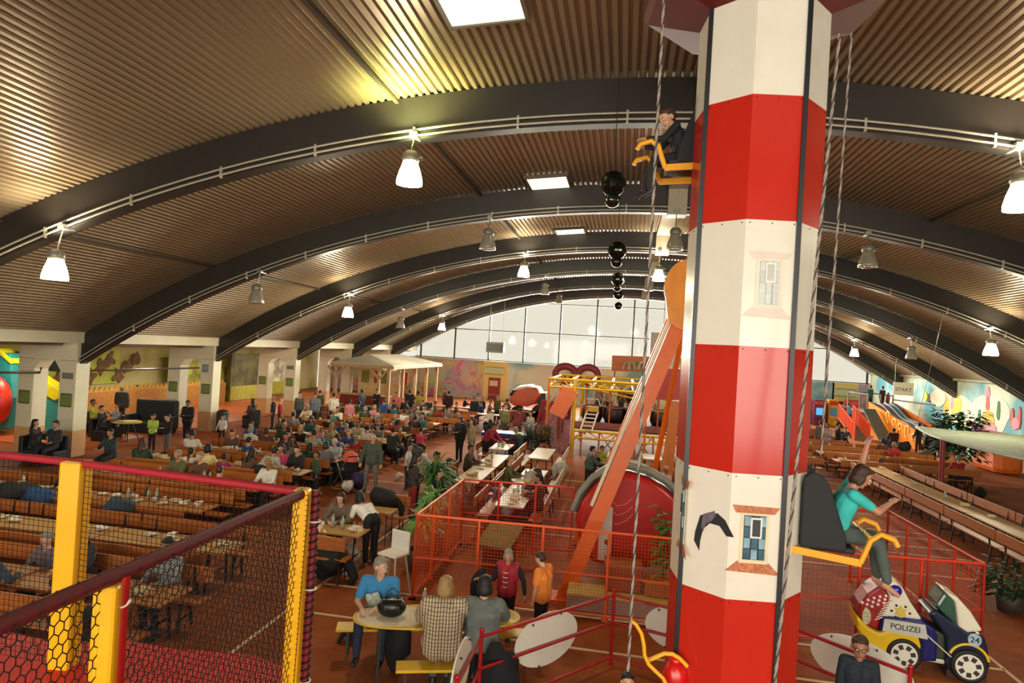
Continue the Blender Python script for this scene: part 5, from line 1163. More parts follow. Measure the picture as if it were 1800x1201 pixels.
cb = thing('police_car_ride', 'dark blue and white coin-operated car with green windscreen and number 24', 'kiddie ride', (pB.x, pB.y+.08, 0), -.12)
def pd(px, py): return ((px-1692)*K, (1187-py)*K+(px-1692)*K*.1)
prof_body(cb, 'lower_body', [pd(*q) for q in ((1635, 1085), (1645, 1080), (1690, 1112), (1712, 1115), (1718, 1135), (1722, 1165), (1700, 1178), (1664, 1172), (1660, 1120))], .6, DB)
prof_body(cb, 'hood', [pd(*q) for q in ((1656, 1050), (1676, 1060), (1695, 1082), (1712, 1110), (1690, 1114), (1678, 1108), (1675, 1085), (1672, 1068))], .5, WC)
prof_body(cb, 'windscreen', [pd(*q) for q in ((1646, 1075), (1658, 1052), (1672, 1064), (1678, 1106), (1662, 1092))], .46, mat('#3c6050', .1, var=.3))
prof_body(cb, 'seat_tub', [pd(*q) for q in ((1628, 1128), (1640, 1108), (1662, 1120), (1664, 1160), (1630, 1156))], .5, mat('#2c3420', .5))
prof_body(cb, 'step', [pd(*q) for q in ((1633, 1154), (1663, 1158), (1663, 1167), (1633, 1163))], .5, mat('#d0ccbc', .5))
prof_body(cb, 'steering_box', [pd(*q) for q in ((1636, 1088), (1650, 1080), (1656, 1090), (1644, 1098))], .3, WC)
cx, cz = pd(1698, 1121); MB().prism([(cx+.085*math.cos(a), cz+.09*math.sin(a)) for a in [2*PI*k/16 for k in range(16)]], -.325, -.3, F=lambda a, b, c: (a, c, b)).build('number_disc', mat('#a8c0d0', .5), cb)
text('24', .12, (cx, -.33, cz), (PI/2, 0, 0), DB, cb, 'number')
mb = MB(); x, z = pd(1692, 1156); mb.tube([(x+.25*math.cos(a), -.3, z+.25*math.sin(a)) for a in [.2+2.6*k/14 for k in range(15)]], .02, 6); mb.build('wheel_arch', YC, cb)
wheel(cb, *pd(1692, 1162)[:2], .235, -.31); wheel(cb, *pd(1692, 1162)[:2], .235, .31)
MB().box((0, 0, .06), (.5, .5, .12)).build('plinth', mat('#3c1414', .5), cb)
MB().tube([(-.2, -.3, .3), (-.6, -.28, .62)], .01, 5).build('rod', WHITE, cb)
# ------------------------------------------------------------------ swing boat with A-frame
sb = thing('swing_boat', 'big red swing boat hull with grey rim on an orange A-frame', 'swing boat')
YH = 12.6
def hp(px, py, Y=YH): p = GY(px, py, Y); return (p.x, p.z)
rimp = [(1006, 905), (1020, 872), (1042, 845), (1072, 828), (1105, 824), (1140, 834), (1172, 852), (1198, 876), (1215, 900)]
hull = [(1010, 915), (1022, 880), (1046, 852), (1075, 836), (1105, 832), (1138, 842), (1168, 860), (1195, 884), (1212, 905), (1210, 960), (1185, 985), (1140, 1000), (1080, 1000), (1040, 990), (1018, 965)]
c0 = hp(1108, 925); pol = [hp(*q) for q in hull]
mb = MB(); n = len(pol); layers = []
for k, (sc, dy) in enumerate(((.9, 0), (.96, .03), (.99, .1), (1, .3), (.98, 1.3), (.9, 2.2), (.6, 2.9))):
    layers.append([(c0[0]+(a-c0[0])*sc, YH+dy, c0[1]+(b-c0[1])*sc) for a, b in pol])
vs = [v for l in layers for v in l]; fs = [(j*n+i, j*n+(i+1) % n, (j+1)*n+(i+1) % n, (j+1)*n+i) for j in range(len(layers)-1) for i in range(n)]
mb.add(vs, fs, 0, True); mb.add(layers[0], [tuple(range(n))]); mb.add(layers[-1], [tuple(range(n))[::-1]]); mb.build('hull', mat('#b82420', .3, var=.08), sb)
mb = MB(); rp_ = [hp(*q) for q in rimp]
for dy, r in ((.35, .07),): mb.tube([(a, YH+.35, b+.0) for a, b in rp_], .075, 8)
o_ = [(a, YH+.1, b) for a, b in rp_]; i_ = [(a*.98+c0[0]*.02, YH+1.0, b+.02) for a, b in rp_]; m_ = len(o_)
mb.add(o_+i_, [(i, i+1, m_+i+1, m_+i) for i in range(m_-1)]); mb.build('rim', mat('#8a8a80', .6, var=.15), sb)
q0, q1 = hp(1066, 892, YH-.12), hp(1062, 985, YH-.12)
MB().beam((q0[0], YH-.1, q0[1]), (q1[0], YH-.1, q1[1]), .24, .08, up=(0, 1, 0)).ball((q1[0]+.03, YH-.16, q1[1]+.35), .05, 10, 8, mi=1).build('keel_board', [mat('#d8d4c8', .5), mat('#5c4030')], sb)
mb = MB(); 
for k in range(3):
    pts_ = [hp(x, y, YH-.02) for x, y in ((1075+k*2, 880+k*20), (1085, 890+k*16), (1100, 886+k*15), (1112, 876+k*14))]; mb.tube([(a, YH-.03, b) for a, b in pts_], .01, 4)
mb.build('painted_scroll', mat('#d88878', .5), sb)
OL = mat('#e86818', .35, var=.06); CR = mat('#e8dcc0', .5)
# leaning front leg: box girder with pale edge
fa_ = G(990, 1052, 0); ta = GY(1214, 520, 11.9)
MB().beam(fa_, ta, .26, .26, up=(0, 1, 0)).box(fa_+Vector((0, 0, .02)), (.6, .5, .04)).build('leg', OL, sb)
off = Vector((-.17, -.02, .05)); MB().beam(fa_.lerp(ta, .3)+off, ta+off, .05, .22, up=(0, 1, 0)).build('leg_edge', CR, sb)
fb_ = Vector((ta.x*2-fa_.x, 12.0, 0)); MB().beam(fb_, ta, .26, .26, up=(0, 1, 0)).build('leg', OL, sb)
for fx, tx in ((fa_, ta), (fb_, ta)): MB().beam(fx+Vector((0, 3.4, 0)), tx+Vector((0, 3.4, 0)), .22, .22, up=(0, 1, 0)).build('leg', OL, sb)
MB().tube([ta+Vector((0, -.1, 0)), ta+Vector((0, 3.6, 0))], .12, 12).build('axle', STEEL, sb)
dc = GY(1212, 505, 11.6); mb = MB().prism([(dc.x+.42*math.cos(a), dc.z+.5*math.sin(a)-(.25 if math.sin(a) < -.5 else 0)) for a in [2*PI*k/28 for k in range(28)]], 11.68, 11.78, F=lambda a, b, c: (a, c, b)); mb.build('hub_disc', mat('#f09420', .35), sb)
for s in (-.5, .5): MB().beam(ta+Vector((s*.3, 1.5+s, 0)), Vector((c0[0]+s, YH+1.4+s, 2.0)), .08, .08).build('hanger', OL, sb)
b0, b1 = G(1010, 1085, .05), G(1190, 1060, .05)
plat = thing('ride_platform', 'grey platform with yellow edge and brown box under the swing boat', 'platform', (0, 0, 0))
pa, pb = G(1012, 1046, .3), G(1180, 1056, .3); pa.y += .25
MB().box(((pa.x+pb.x)/2, (pa.y+pb.y)/2+.1, .16), (pb.x-pa.x+.3, .9, .3)).build('deck', mat('#8c8478', .6), plat); MB().box(((pa.x+pb.x)/2, (pa.y+pb.y)/2+.1, .33), (pb.x-pa.x+.3, .85, .03)).build('deck_edge', mat('#c8b868', .6), plat)
p = G(1095, 1015, .7); wood_box = thing('wooden_box', 'reddish brown box standing on the grey ride platform', 'box', (p.x, (pa.y+pb.y)/2+.2, .35), .05); MB().box((0, 0, .22), (.6, .45, .42)).build('body', mat('#8c4424', .5), wood_box, bevel=.01); MB().box((0, 0, .445), (.64, .5, .03)).build('lid', mat('#a8683c', .5), wood_box)
p = G(872, 1003, 0); tent = thing('play_house', 'small dark red hut with olive green sloping roof in the orange enclosure', 'play house', (p.x+.05, p.y-.05, 0), -.3, scale=.72)
MB().box((0, 0, .4), (.7, .6, .8)).prism([(-.3, .8), (.3, .8), (.3, 1.1)], -.35, .35, F=lambda a, b, c: (c, a, b)).build('walls', mat('#6c2018', .7), tent); MB().box((0, 0, .98), (1.0, .95, .05), M=Matrix.Rotation(.5, 3, 'X')).build('roof', mat('#7c7048', .8, var=.2), tent)
p = G(1160, 1000, 0); bx = thing('wooden_box', 'orange brown seat box at the right of the ride platform', 'box', (G(1165, 1025, .6).x, (pa.y+pb.y)/2+.1, .35)); MB().box((0, 0, .12), (.6, .36, .22)).build('body', mat('#a86030', .5), bx, bevel=.01); MB().box((0, 0, .25), (.64, .4, .03)).build('lid', mat('#d08850', .5), bx)
# ------------------------------------------------------------------ yellow and orange climbing frame with dark ride cars
cf = thing('climbing_frame', 'yellow and orange tubular ride frame with dark cars behind the white tables', 'ride frame')
YT = mat('#e8b828', .4, var=.08); OT = mat('#e07820', .4, var=.08)
Yf = 28.0; Yb = 33.5
def tr(px, py, Y): return GY(px, py, Y)
x0 = tr(1010, 700, Yf).x; x1 = tr(1215, 700, Yf).x+1.2; zt = tr(1012, 668, Yf).z; zl = tr(1012, 757, Yf).z; xl = tr(968, 700, Yf+1).x
def truss(a, b, h, n, name, m):
    a, b = Vector(a), Vector(b); u = Vector((0, 0, 1)); mb = MB().tube([a, b], .06, 6).tube([a-u*h, b-u*h], .05, 6)
    for i in range(n): p, q = a.lerp(b, i/n), a.lerp(b, (i+1)/n); mb.tube([p, q-u*h] if i % 2 else [p-u*h, q], .03, 5)
    return mb.build(name, m, cf)
for Y in (Yf, Yb): truss((xl, Y, zt), (x1, Y, zt), .35, 14, 'top_truss', YT); truss((x0, Y, zl), (x1, Y, zl), .3, 10, 'lower_truss', YT)
for i in range(9): xx = xl+(x1-xl)*i/8; truss((xx, Yf, zt-.05), (xx, Yb, zt-.05), .25, 5, 'cross_truss', YT)
for xx in (xl, x0, (x0+x1)/2, x1):
    for Y in (Yf, Yb): MB().tube([(xx, Y, 0), (xx, Y, zt)], .085 if xx == x0 else .055, 8).build('upright', OT if xx != x0 else YT, cf)
for i in range(8):
    xx = x0+(x1-x0)*(i+.5)/8; MB().tube([(xx, Yf, 0), (xx, Yf, zl)], .035, 6).tube([(xx, Yf+.1, zl), (xx+(.8 if i % 2 else -.8), Yf+.1, 0)], .022, 5).build('brace', mat('#b85820', .5), cf)
MB().box(((x0+x1)/2, Yf-.02, zl+.28), (x1-x0, .06, .26)).build('deck_apron', mat('#8c5048', .6, var=.3), cf)
for i in range(6):
    xx = x0+(x1-x0)*(i+.5)/6; MB().tube([(xx, Yf+.05, zl+.1), (xx, Yf+.05, zt-.3)], .035, 6).tube([(xx-.6, Yf+.05, zt-.4), (xx, Yf+.05, zl+.9), (xx+.6, Yf+.05, zt-.4)], .022, 5).build('strut', mat('#c05820', .5), cf)
MB().tube([tr(x, y, Yf+2.5) for x, y in ((1035, 676), (1075, 684), (1110, 692), (1150, 690), (1190, 700))], .07, 6).tube([tr(x, y, Yf+2.5) for x, y in ((1035, 684), (1075, 692), (1110, 700), (1150, 698), (1190, 708))], .05, 6).build('curved_track', YT, cf)
MB().box(((x0+x1)/2, (Yf+Yb)/2, zl+.12), (x1-x0, Yb-Yf, .08)).build('deck', mat('#5c2c24', .7, var=.2), cf)
# white ladder
l0, l1 = tr(1018, 757, Yf-.2), tr(1052, 722, Yf-.2)
mb = MB(); l0 = tr(1020, 757, Yf-.35); l1 = tr(1032, 722, Yf+.1); dx = Vector((1.0*(tr(1052, 722, Yf).x-tr(1032, 722, Yf).x), 0, 0))
mb.beam(l0, l1, .05, .05).beam(l0+dx, l1+dx, .05, .05)
for i in range(5): a = l0.lerp(l1, (i+.3)/5.2); mb.beam(a, a+dx, .09, .04)
mb.build('ladder', mat('#e8dcc8', .5), cf)
MB().box((l1+dx/2)+Vector((0, .2, .08)), (dx.x, .5, .2)).build('ladder_landing', mat('#c89830', .5), cf)
# maroon climbing net at the left end
net('climbing_net', (xl-.8, Yf+1, .0), (x0-.1, Yf-.1, 0), (x0-.1, Yf-.1, 2.2), (xl-.4, Yf+1, 2.2), .1, .024, mat('#8c2430', .7), cf, 'diamond')
mb = MB(); mb.tube([tr(x, y, Yf+.2) for x, y in ((975, 694), (966, 708), (961, 718), (966, 724), (978, 730), (992, 734), (1000, 737))], .04, 6).build('hand_rail', mat('#e0c8c0', .5), cf)
mb = MB().beam(tr(1003, 684, Yf-.1), tr(978, 730, Yf-.1), .7, .1, up=(0, 1, 0)); mb.build('orange_chute', OL, cf)
for i, (px, py) in enumerate(((1042, 706), (1080, 712), (1118, 712), (1163, 712), (1203, 714))):
    p = tr(px, py, 31); c = thing('ride_car', ('round dark maroon ride car nearest the white ladder', 'dark ride car second from the ladder', 'maroon ride car in the middle of the frame', 'dark ride car with yellow rim left of the lighthouse', 'dark ride car with yellow rim touching the lighthouse')[i], 'ride car', (p.x, 31, zl+.17), 0, 'dark cars on the ride deck', .82)
    MB().lathe([(0, 0), (.5, 0), (.62, .25), (.6, .75), (.55, .85), (.5, .8), (.48, .3), (0, .25)], n=18).build('tub', mat(('#3c1820', '#28181c')[i % 2], .4), c)
    MB().tube([(.6*math.cos(a), .6*math.sin(a), .84) for a in [2*PI*k/20 for k in range(20)]], .05, 6, closed=True).build('rim', mat('#c8a838' if i > 2 else '#8c6060', .5), c)
    if i in (0, 2): MB().tube([(-.5, -.2, .8), (-.3, -.3, 1.25), (.3, -.3, 1.25), (.5, -.2, .8)], .04, 6).build('roll_bar', mat('#d8d4cc', .4), c)
# red wheels of the attraction behind
for i, (px, py) in enumerate(((994, 652), (1034, 654))):
    p = tr(px, py, 36); c = thing('ribbed_ring', ('left', 'right')[i]+' dark red ribbed ride wheel showing above the yellow frame', 'ride wheel', (p.x, 36, 0))
    MB().tube([(.55*math.cos(a), 0, p.z-.15+.4*math.sin(a)) for a in [2*PI*k/24 for k in range(24)]], .2, 8, closed=True).build('tyre', mat('#8c3038', .6, var=.4, scale=20), c); MB().tube([(0, 0, 0), (0, 0, p.z-.2)], .06, 6).build('pole', mat('#8c3038'), c)
# red and white hoarding left of the tower
hw = thing('ride_hoarding', 'red board with pale pink upper panel on orange legs left of the lighthouse', 'hoarding')
Yh = 20.0
def board(a, b, c, d, m, name, th=.1): 
    P_ = [tr(*q, Yh) for q in (a, b, c, d)]; MB().prism([(p.x, p.z) for p in P_], Yh, Yh+th, F=lambda x, y, z: (x, z, y)).build(name, m, hw)
board((1136, 702), (1225, 704), (1225, 650), (1158, 647), mat('#c02424', .4, var=.05), 'red_board', .6); board((1152, 646), (1195, 648), (1200, 584), (1176, 582), mat('#e0c8bc', .5), 'pink_panel', .3); board((1196, 648), (1215, 649), (1215, 632), (1196, 630), mat('#d89040', .5), 'orange_panel')
for a, b in (((1185, 705), (1158, 885)), ((1190, 705), (1176, 820)), ((1205, 705), (1225, 830))):
    p, q = tr(*a, Yh+.2), tr(*b, Yh+.2); MB().beam(p, (q.x, Yh+.2, 0), .16, .16).build('leg', OT, hw)
MB().beam(tr(1172, 760, Yh+.2), tr(1208, 800, Yh+.2), .08, .08).build('brace', OT, hw)
# orange board and coloured tubes near the gable
ob_ = thing('attraction_sign', 'orange sign board with coloured hoops in front of the glazed gable', 'sign board'); Yo = 44
P_ = [tr(*q, Yo) for q in ((1075, 652), (1165, 656), (1165, 628), (1076, 625))]; MB().prism([(p.x, p.z) for p in P_], Yo, Yo+.2, F=lambda x, y, z: (x, z, y)).build('board', mat('#c87440', .5), ob_)
for i in range(7): p = tr(1101+i*9, 650, Yo-.3); MB().tube([p+Vector((.22*math.cos(a), 0, .5*math.sin(a))) for a in [PI*k/8 for k in range(9)]], .06, 6).build('hoop', mat(('#b8b8b0', '#b8b8b0', '#5ca878', '#d8d4c8', '#98b0b0', '#c8c4b0', '#b8b8b0')[i], .5), ob_)
for xx in (P_[0].x+.2, P_[1].x-.2): MB().tube([(xx, Yo+.1, 0), (xx, Yo+.1, P_[0].z+.1)], .07, 6).build('pole', mat('#8c7060'), ob_)
# hanging speaker / air heater in front of glazing
p = tr(871, 611, 46); sp_ = thing('air_heater', 'grey box unit hanging before the glazed gable', 'air heater', p); MB().box((0, 0, 0), (1.25, .6, .75)).build('case', mat('#7c8078', .5), sp_, bevel=.03); MB().box((0, -.32, 0), (1.1, .04, .5)).build('grille', mat('#5c605c', .5, var=.5, scale=30), sp_)
zt_ = arc(p.x, RR+DEP)-p.z; MB().tube([(-.5, 0, .37), (-.5, 0, zt_)], .015, 5).tube([(.5, 0, .37), (.5, 0, zt_)], .015, 5).build('hanger', STEEL, sp_)
p = tr(1165, 605, 40); sp_ = thing('air_heater', 'white ventilation unit hanging left of the lighthouse before the gable', 'air heater', p); MB().box((0, 0, 0), (1.5, .8, 1.3)).build('case', mat('#c8c4b4', .5), sp_, bevel=.05); zt_ = arc(p.x, RR+DEP)-p.z; MB().tube([(0, 0, .6), (0, 0, zt_)], .02, 5).build('hanger', STEEL, sp_)
# ------------------------------------------------------------------ orange car
p = G(928, 722, 0); Yc = 41.0; oc = thing('orange_car', 'rounded orange and white toy car with dark windscreen before the mural', 'car', (tr(926, 700, Yc).x, Yc, 0))
kc = (Yc/FPX)*1.05
def q_(px, py): p = tr(px, py, Yc); return (p.x-oc.location.x, p.z)
lo = [q_(*a) for a in ((896, 700), (905, 712), (930, 714), (948, 706), (956, 692), (948, 680), (930, 678), (908, 684))]
def loft2(name, poly, w, m):
    cx = sum(a for a, b in poly)/len(poly); cz = sum(b for a, b in poly)/len(poly); n = len(poly); mb = MB(); vs = []
    Ls = ((.8, -w/2), (.93, -w*.42), (1, -w*.25), (1, w*.25), (.9, w*.42), (.6, w/2))
    for s, y in Ls: vs += [(cx+(a-cx)*s, y, cz+(b-cz)*s) for a, b in poly]
    mb.add(vs, [(j*n+i, j*n+(i+1) % n, (j+1)*n+(i+1) % n, (j+1)*n+i) for j in range(len(Ls)-1) for i in range(n)]+[], 0, True); mb.add(vs[:n], [tuple(range(n))]); mb.add(vs[5*n:], [tuple(range(n))[::-1]]); return mb.build(name, m, oc)
loft2('body', lo, 2.2, mat('#e06020', .3)); loft2('roof', [q_(*a) for a in ((905, 685), (915, 678), (935, 676), (950, 684), (940, 690), (910, 690))], 2.0, mat('#e8dcc8', .3))
MB().prism([q_(*a) for a in ((900, 693), (906, 684), (931, 686), (927, 699), (912, 698))], -1.06, -.9, F=lambda a, b, c: (a, c, b)).build('windscreen', mat('#20242c', .15, var=.5), oc)
MB().prism([q_(*a) for a in ((900, 700), (905, 709), (930, 712), (946, 704), (946, 700), (928, 706), (908, 703))], -1.16, -1.0, F=lambda a, b, c: (a, c, b)).build('bumper', mat('#d84818', .4), oc)
MB().tube([(.9, -.6, .5), (.9, .6, .5)], .5, 14).tube([(-.5, -.6, .4), (-.5, .6, .4)], .42, 14).box((0, 0, .35), (2.2, 1.2, .5)).build('undercarriage', mat('#24282c', .6), oc)
MB().prism([q_(*a) for a in ((946, 702), (952, 690), (962, 690), (962, 712), (950, 714))], -.8, .8, F=lambda a, b, c: (a, c, b)).build('rear', mat('#2c3440', .5), oc)
# ------------------------------------------------------------------ doors, signs on the far wall
def on_far(px, py): return GY(px, py, YE)
def far_panel(name, px0, py0, px1, py1, m, d=.06, label=None, cat=None):
    a, b = on_far(px0, py1), on_far(px1, py0); o = MB().box(((a.x+b.x)/2, YE-d/2, (a.z+b.z)/2), (abs(b.x-a.x), d, abs(b.z-a.z))).build(name, m)
    if label: tag(o, label, cat)
    else: o['kind'] = 'structure'
    return o
d1 = far_panel('door_1', 857, 665, 880, 706, mat('#8c2c28', .5)); d2 = far_panel('door_2', 1470, 706, 1482, 752, mat('#6c1c1c', .5))
a = on_far(868, 674); MB().box((a.x, YE-.08, a.z), (.7, .02, .45)).build('notice', mat('#d8ccb8'), d1); MB().box((a.x, YE-.075, a.z-.95), (1.0, .04, .06)).build('push_bar', mat('#b89088'), d1)
def sign(px0, py0, px1, py1, words, label, d=.08, bgc='#c8d8a8', fg='#3c7c3c', size=.3):
    a, b = on_far(px0, py1), on_far(px1, py0); t = thing('wall_sign', label, 'sign', ((a.x+b.x)/2, YE-d, (a.z+b.z)/2)); w, h = abs(b.x-a.x), abs(b.z-a.z)
    MB().box((0, 0, 0), (w, .06, h)).build('board', mat(bgc, .5), t)
    z = MB(); n = int(w/.16)
    for i in range(n): z.box((-w/2+.08+i*.16, -.034, h/2-.05), (.09, .01, .07)); z.box((-w/2+.08+i*.16, -.034, -h/2+.05), (.09, .01, .07))
    z.build('zigzag_border', mat(fg, .5), t)
    if words: text(words, size, (0, -.035, 0), (PI/2, 0, 0), mat(fg, .5), t)
sign(853, 646, 888, 658, '', 'green zigzag edged sign over the dark red door beside the car')
sign(1465, 685, 1508, 697, '', 'green zigzag edged sign over the door near the slide stairs')
# arcade cabinets at the right of the tower
for i, (px0, px1, c1, lab) in enumerate(((1428, 1449, '#7c2c50', 'purple arcade cabinet with bright blue screen'), (1453, 1470, '#e8a428', 'yellow red vending cabinet beside the dark red door'), (1486, 1504, '#b83440', 'red patterned arcade cabinet left of the slide stairs'))):
    a = GY(px0, 735, YE-1.2); b = GY(px1, 735, YE-1.2); t = thing('arcade_cabinet', lab, 'cabinet', ((a.x+b.x)/2, YE-1.2, 0)); w = abs(b.x-a.x); H_ = GY(px0, 702, YE-1.2).z
    MB().box((0, 0, H_/2), (w, .8, H_)).build('case', mat(c1, .4, var=.5, scale=3), t, bevel=.03)
    MB().box((0, -.42, H_*.55), (w*.7, .05, H_*.28)).build('screen', mat('#58a8e0', .3, emit=1.0 if i == 0 else 0, var=.3), t)
    MB().box((0, -.5, H_*.33), (w*.85, .3, .08)).build('control_panel', mat('#c8c0b0' if i else '#40306c', .5), t); MB().box((0, -.41, H_*.88), (w*.9, .04, H_*.14)).build('marquee', mat('#d85040' if i != 1 else '#d83020', .4, var=.5, scale=5), t)
# ------------------------------------------------------------------ big orange slide
sl = thing('wave_slide', 'large orange walled slide with blue and white lanes at the far right', 'slide')
top = GY(1527, 706, 45.5); bot = G(1612, 791, 0); 
A0 = Vector((top.x, 45.5, 0)); A1 = Vector((bot.x, bot.y, 0)); zt = top.z
Bm = Vector((GY(1618, 762, bot.y).x, bot.y, 0)); zb = GY(1618, 764, bot.y).z
u = (A1-A0).normalized(); nrm = Vector((-u.y, u.x, 0)); nrm = nrm if nrm.x > 0 else -nrm; L = (A1-A0).length
OW = mat('#f08818', .35, var=.12, scale=1.2)
def wall(off, name, m, za=zt, zb_=zb, th=.12, lo=0):
    pts = [(0, lo), (L, lo), (L, zb_), (L*.9, zb_+.25), (0, za)]
    MB().prism(pts, off, off+th, F=lambda s, z, c: tuple(A0+u*s+nrm*c+Vector((0, 0, z)))).build(name, m, sl)
wall(0, 'side_wall', OW); LW = 18.3-A1.x; wall(LW, 'far_side_wall', mat('#e87018', .35))
lanes = [('#3c4c68', 1.1), ('#d8d4dc', .18), ('#a83848', .18), ('#5c5c7c', 1.1), ('#d8dce0', .2), ('#4c78a8', 1.0), ('#c8ccd0', .15), ('#484858', .85)]
c = .14; N = 24
for i, (cl, w) in enumerate(lanes):
    w *= (LW-.14)/4.76
    mb = MB(); vs = []
    for j in range(N+1):
        s = L*j/N; z = (zt-.08)*(1-j/N)+.5*j/N+.1*math.sin(j/N*4*PI); 
        for cc, dz in ((c, 0), (c+w, 0), (c+w, -.1), (c, -.1)): vs.append(tuple(A0+u*s+nrm*cc+Vector((0, 0, z+(.08 if w < .3 else 0)+dz))))
    mb.add(vs, [(4*j+q, 4*j+(q+1) % 4, 4*j+4+(q+1) % 4, 4*j+4+q) for j in range(N) for q in range(4)]+[(0, 1, 2, 3), (4*N+3, 4*N+2, 4*N+1, 4*N)], 0, True)
    mb.build('divider' if w < .3 else 'lane', mat(cl, .3), sl); c += w
MB().beam(A0+u*1.0-nrm*.55+Vector((0, 0, 1.9)), A0+u*(L*.62)-nrm*.55+Vector((0, 0, .06)), .8, .08).build('ramp', mat('#4c5450', .5), sl)
# start platform with rail, posts
pl = [A0-u*.1, A0-u*2.4, A0-u*2.4+nrm*LW, A0-u*.1+nrm*LW]
MB().prism([(p.x, p.y) for p in pl], zt-.75, zt-.6).build('platform', mat('#7c5c50', .6), sl)
for p in pl+[pl[0].lerp(pl[3], .5), pl[1].lerp(pl[2], .5)]: MB().tube([p, p+Vector((0, 0, zt+.5))], .05, 6).build('post', mat('#8c6c60'), sl)
MB().tube([p+Vector((0, 0, zt+.45)) for p in pl], .04, 6).tube([pl[3]+Vector((0, 0, zt+.2)), pl[3]+u*4.0+Vector((0, 0, zt+.2))], .05, 6).build('hand_rail', mat('#5c4c48'), sl)
# wavy seams and painted swash on the orange wall
mb = MB()
for s in (3.2, 7.0): mb.beam(A0+u*s-nrm*.02+Vector((0, 0, .1)), A0+u*s-nrm*.02+Vector((0, 0, zt*(1-s/L)*.95+.4)), .05, .03)
mb.build('seam', mat('#a85010'), sl)
mb = MB()
for k in range(9):
    s0 = L*.42+k*.62; z0 = zt*(1-s0/L)*.75+.5; pts_ = [A0+u*(s0+.22*math.cos(a)+.04*a)-nrm*.02+Vector((0, 0, z0+(.22 if k % 3 else .4)*math.sin(a))) for a in [i*.6 for i in range(8)]]; mb.tube(pts_, .045, 5)
mb.build('painted_script', mat('#f0d060', .5), sl)
# stairs on the left side
sa = GY(1500, 715, 45.8); sb_ = G(1528, 776, 0); S0 = Vector((sa.x-.85, 45.8, sa.z-.9)); S1 = Vector((sb_.x-.85, sb_.y, 0)); 
stt = thing('stair', 'orange red meshed stair climbing to the slide platform', 'stair'); w = Vector((.85, 0, 0)); N = 14
mb = MB()
for i in range(N): p = S0.lerp(S1, (i+.5)/N); mb.box(p+w/2, (.85, abs(S1.y-S0.y)/N*1.02, .06))
mb.build('treads', mat('#5c5850', .7), stt)
for o, nm in ((Vector((0, 0, 0)), 'left_side'), (w, 'right_side')):
    mb = MB(); mb.beam(S0+o+Vector((0, 0, 1)), S1+o+Vector((0, 0, 1)), .07, .07).beam(S0+o+Vector((0, 0, .1)), S1+o+Vector((0, 0, .1)), .07, .07)
    for i in range(6): p = S0.lerp(S1, i/5)+o; mb.beam(p, p+Vector((0, 0, 1)), .06, .06)
    mb.build(nm+'_rail', mat('#e04c20', .4), stt)
    net(nm+'_mesh', S0+o+Vector((0, 0, .1)), S1+o+Vector((0, 0, .1)), S1+o+Vector((0, 0, 1)), S0+o+Vector((0, 0, 1)), .12, .018, mat('#e04c20', .4), stt, 'diamond')
p = S0.lerp(S1, .2)+w/2; person(p, .2, 'climb', 'child in light blue climbing the slide stair', top='#4c90b8', bottom='#2c3048', hair='dark', scale=.8)
for i, (s, cc, c1, lab) in enumerate(((-1.2, .8, '#1c5c50', 'person in teal standing on the slide platform'), (-1.0, 1.5, '#2c1c2c', 'person in black standing on the slide platform'), (-1.5, 2.2, '#a83050', 'child in crimson on the slide platform'))):
    person(A0+u*s+nrm*cc+Vector((0, 0, zt-.6)), .5, 'stand', lab, top=c1, bottom='#1c1c24', scale=.95 if i < 2 else .7)
# START board
p = GY(1588, 684, 44.5); st = thing('start_board', 'white board reading START above the slide', 'sign', p, -.05); MB().box((0, 0, 0), (1.15, .06, .8)).build('board', mat('#dcd8c0', .5), st); text('START', .32, (0, -.035, -.05), (PI/2, 0, 0), BLACK, st); MB().tube([(-.5, 0, .4), (-.5, 0, arc(p.x, RR+DEP)-p.z)], .012, 5).tube([(.5, 0, .4), (.5, 0, arc(p.x+.5, RR+DEP)-p.z)], .012, 5).build('hanger', STEEL, st)
p = G(1655, 880, 0); 
cn = thing('net_canopy', 'pale green net canopy on a red post at the right edge', 'canopy')
zc = 2.25; c1 = G(1610, 751, zc); c2 = G(1870, 771, zc); c3 = G(1870, 822, zc); c4 = G(1655, 772, zc)
mb = MB(); mb.prism([(q.x, q.y) for q in (c1, c4, c3, c2)], zc-.03, zc); 
gm = mat('#8c9884', .8, var=.25, scale=4); mb.build('sheet', gm, cn)
e = MB()
for a, b in ((c1, c2), (c1, c4), (c4, c3)): e.tube([Vector(a)+Vector((0, 0, -.05*math.sin(PI*i/8))) for i, a in enumerate([a.lerp(b, i/8) for i in range(9)])], .04, 6)
e.build('edge_cable', mat('#a8b09c', .6), cn)
pr = G(1655, 880, 0); MB().tube([(c4.x+.05, c4.y, 0), (c4.x+.05, c4.y, zc)], .08, 12).build('post', mat('#8c1c24', .4), cn); MB().box((c4.x+.05, c4.y, .05), (.5, .5, .1)).build('foot', mat('#8c1c24', .4), cn)
MB().tube([c1, Vector((c1.x, RIBS[5], arc(c1.x, RR)))], .008, 5).build('stay_cable', STEEL, cn)
for q in (c2, c3): MB().tube([(q.x, q.y, 0), (q.x, q.y, zc)], .04, 8).build('post', mat('#6c6c60', .4), cn)
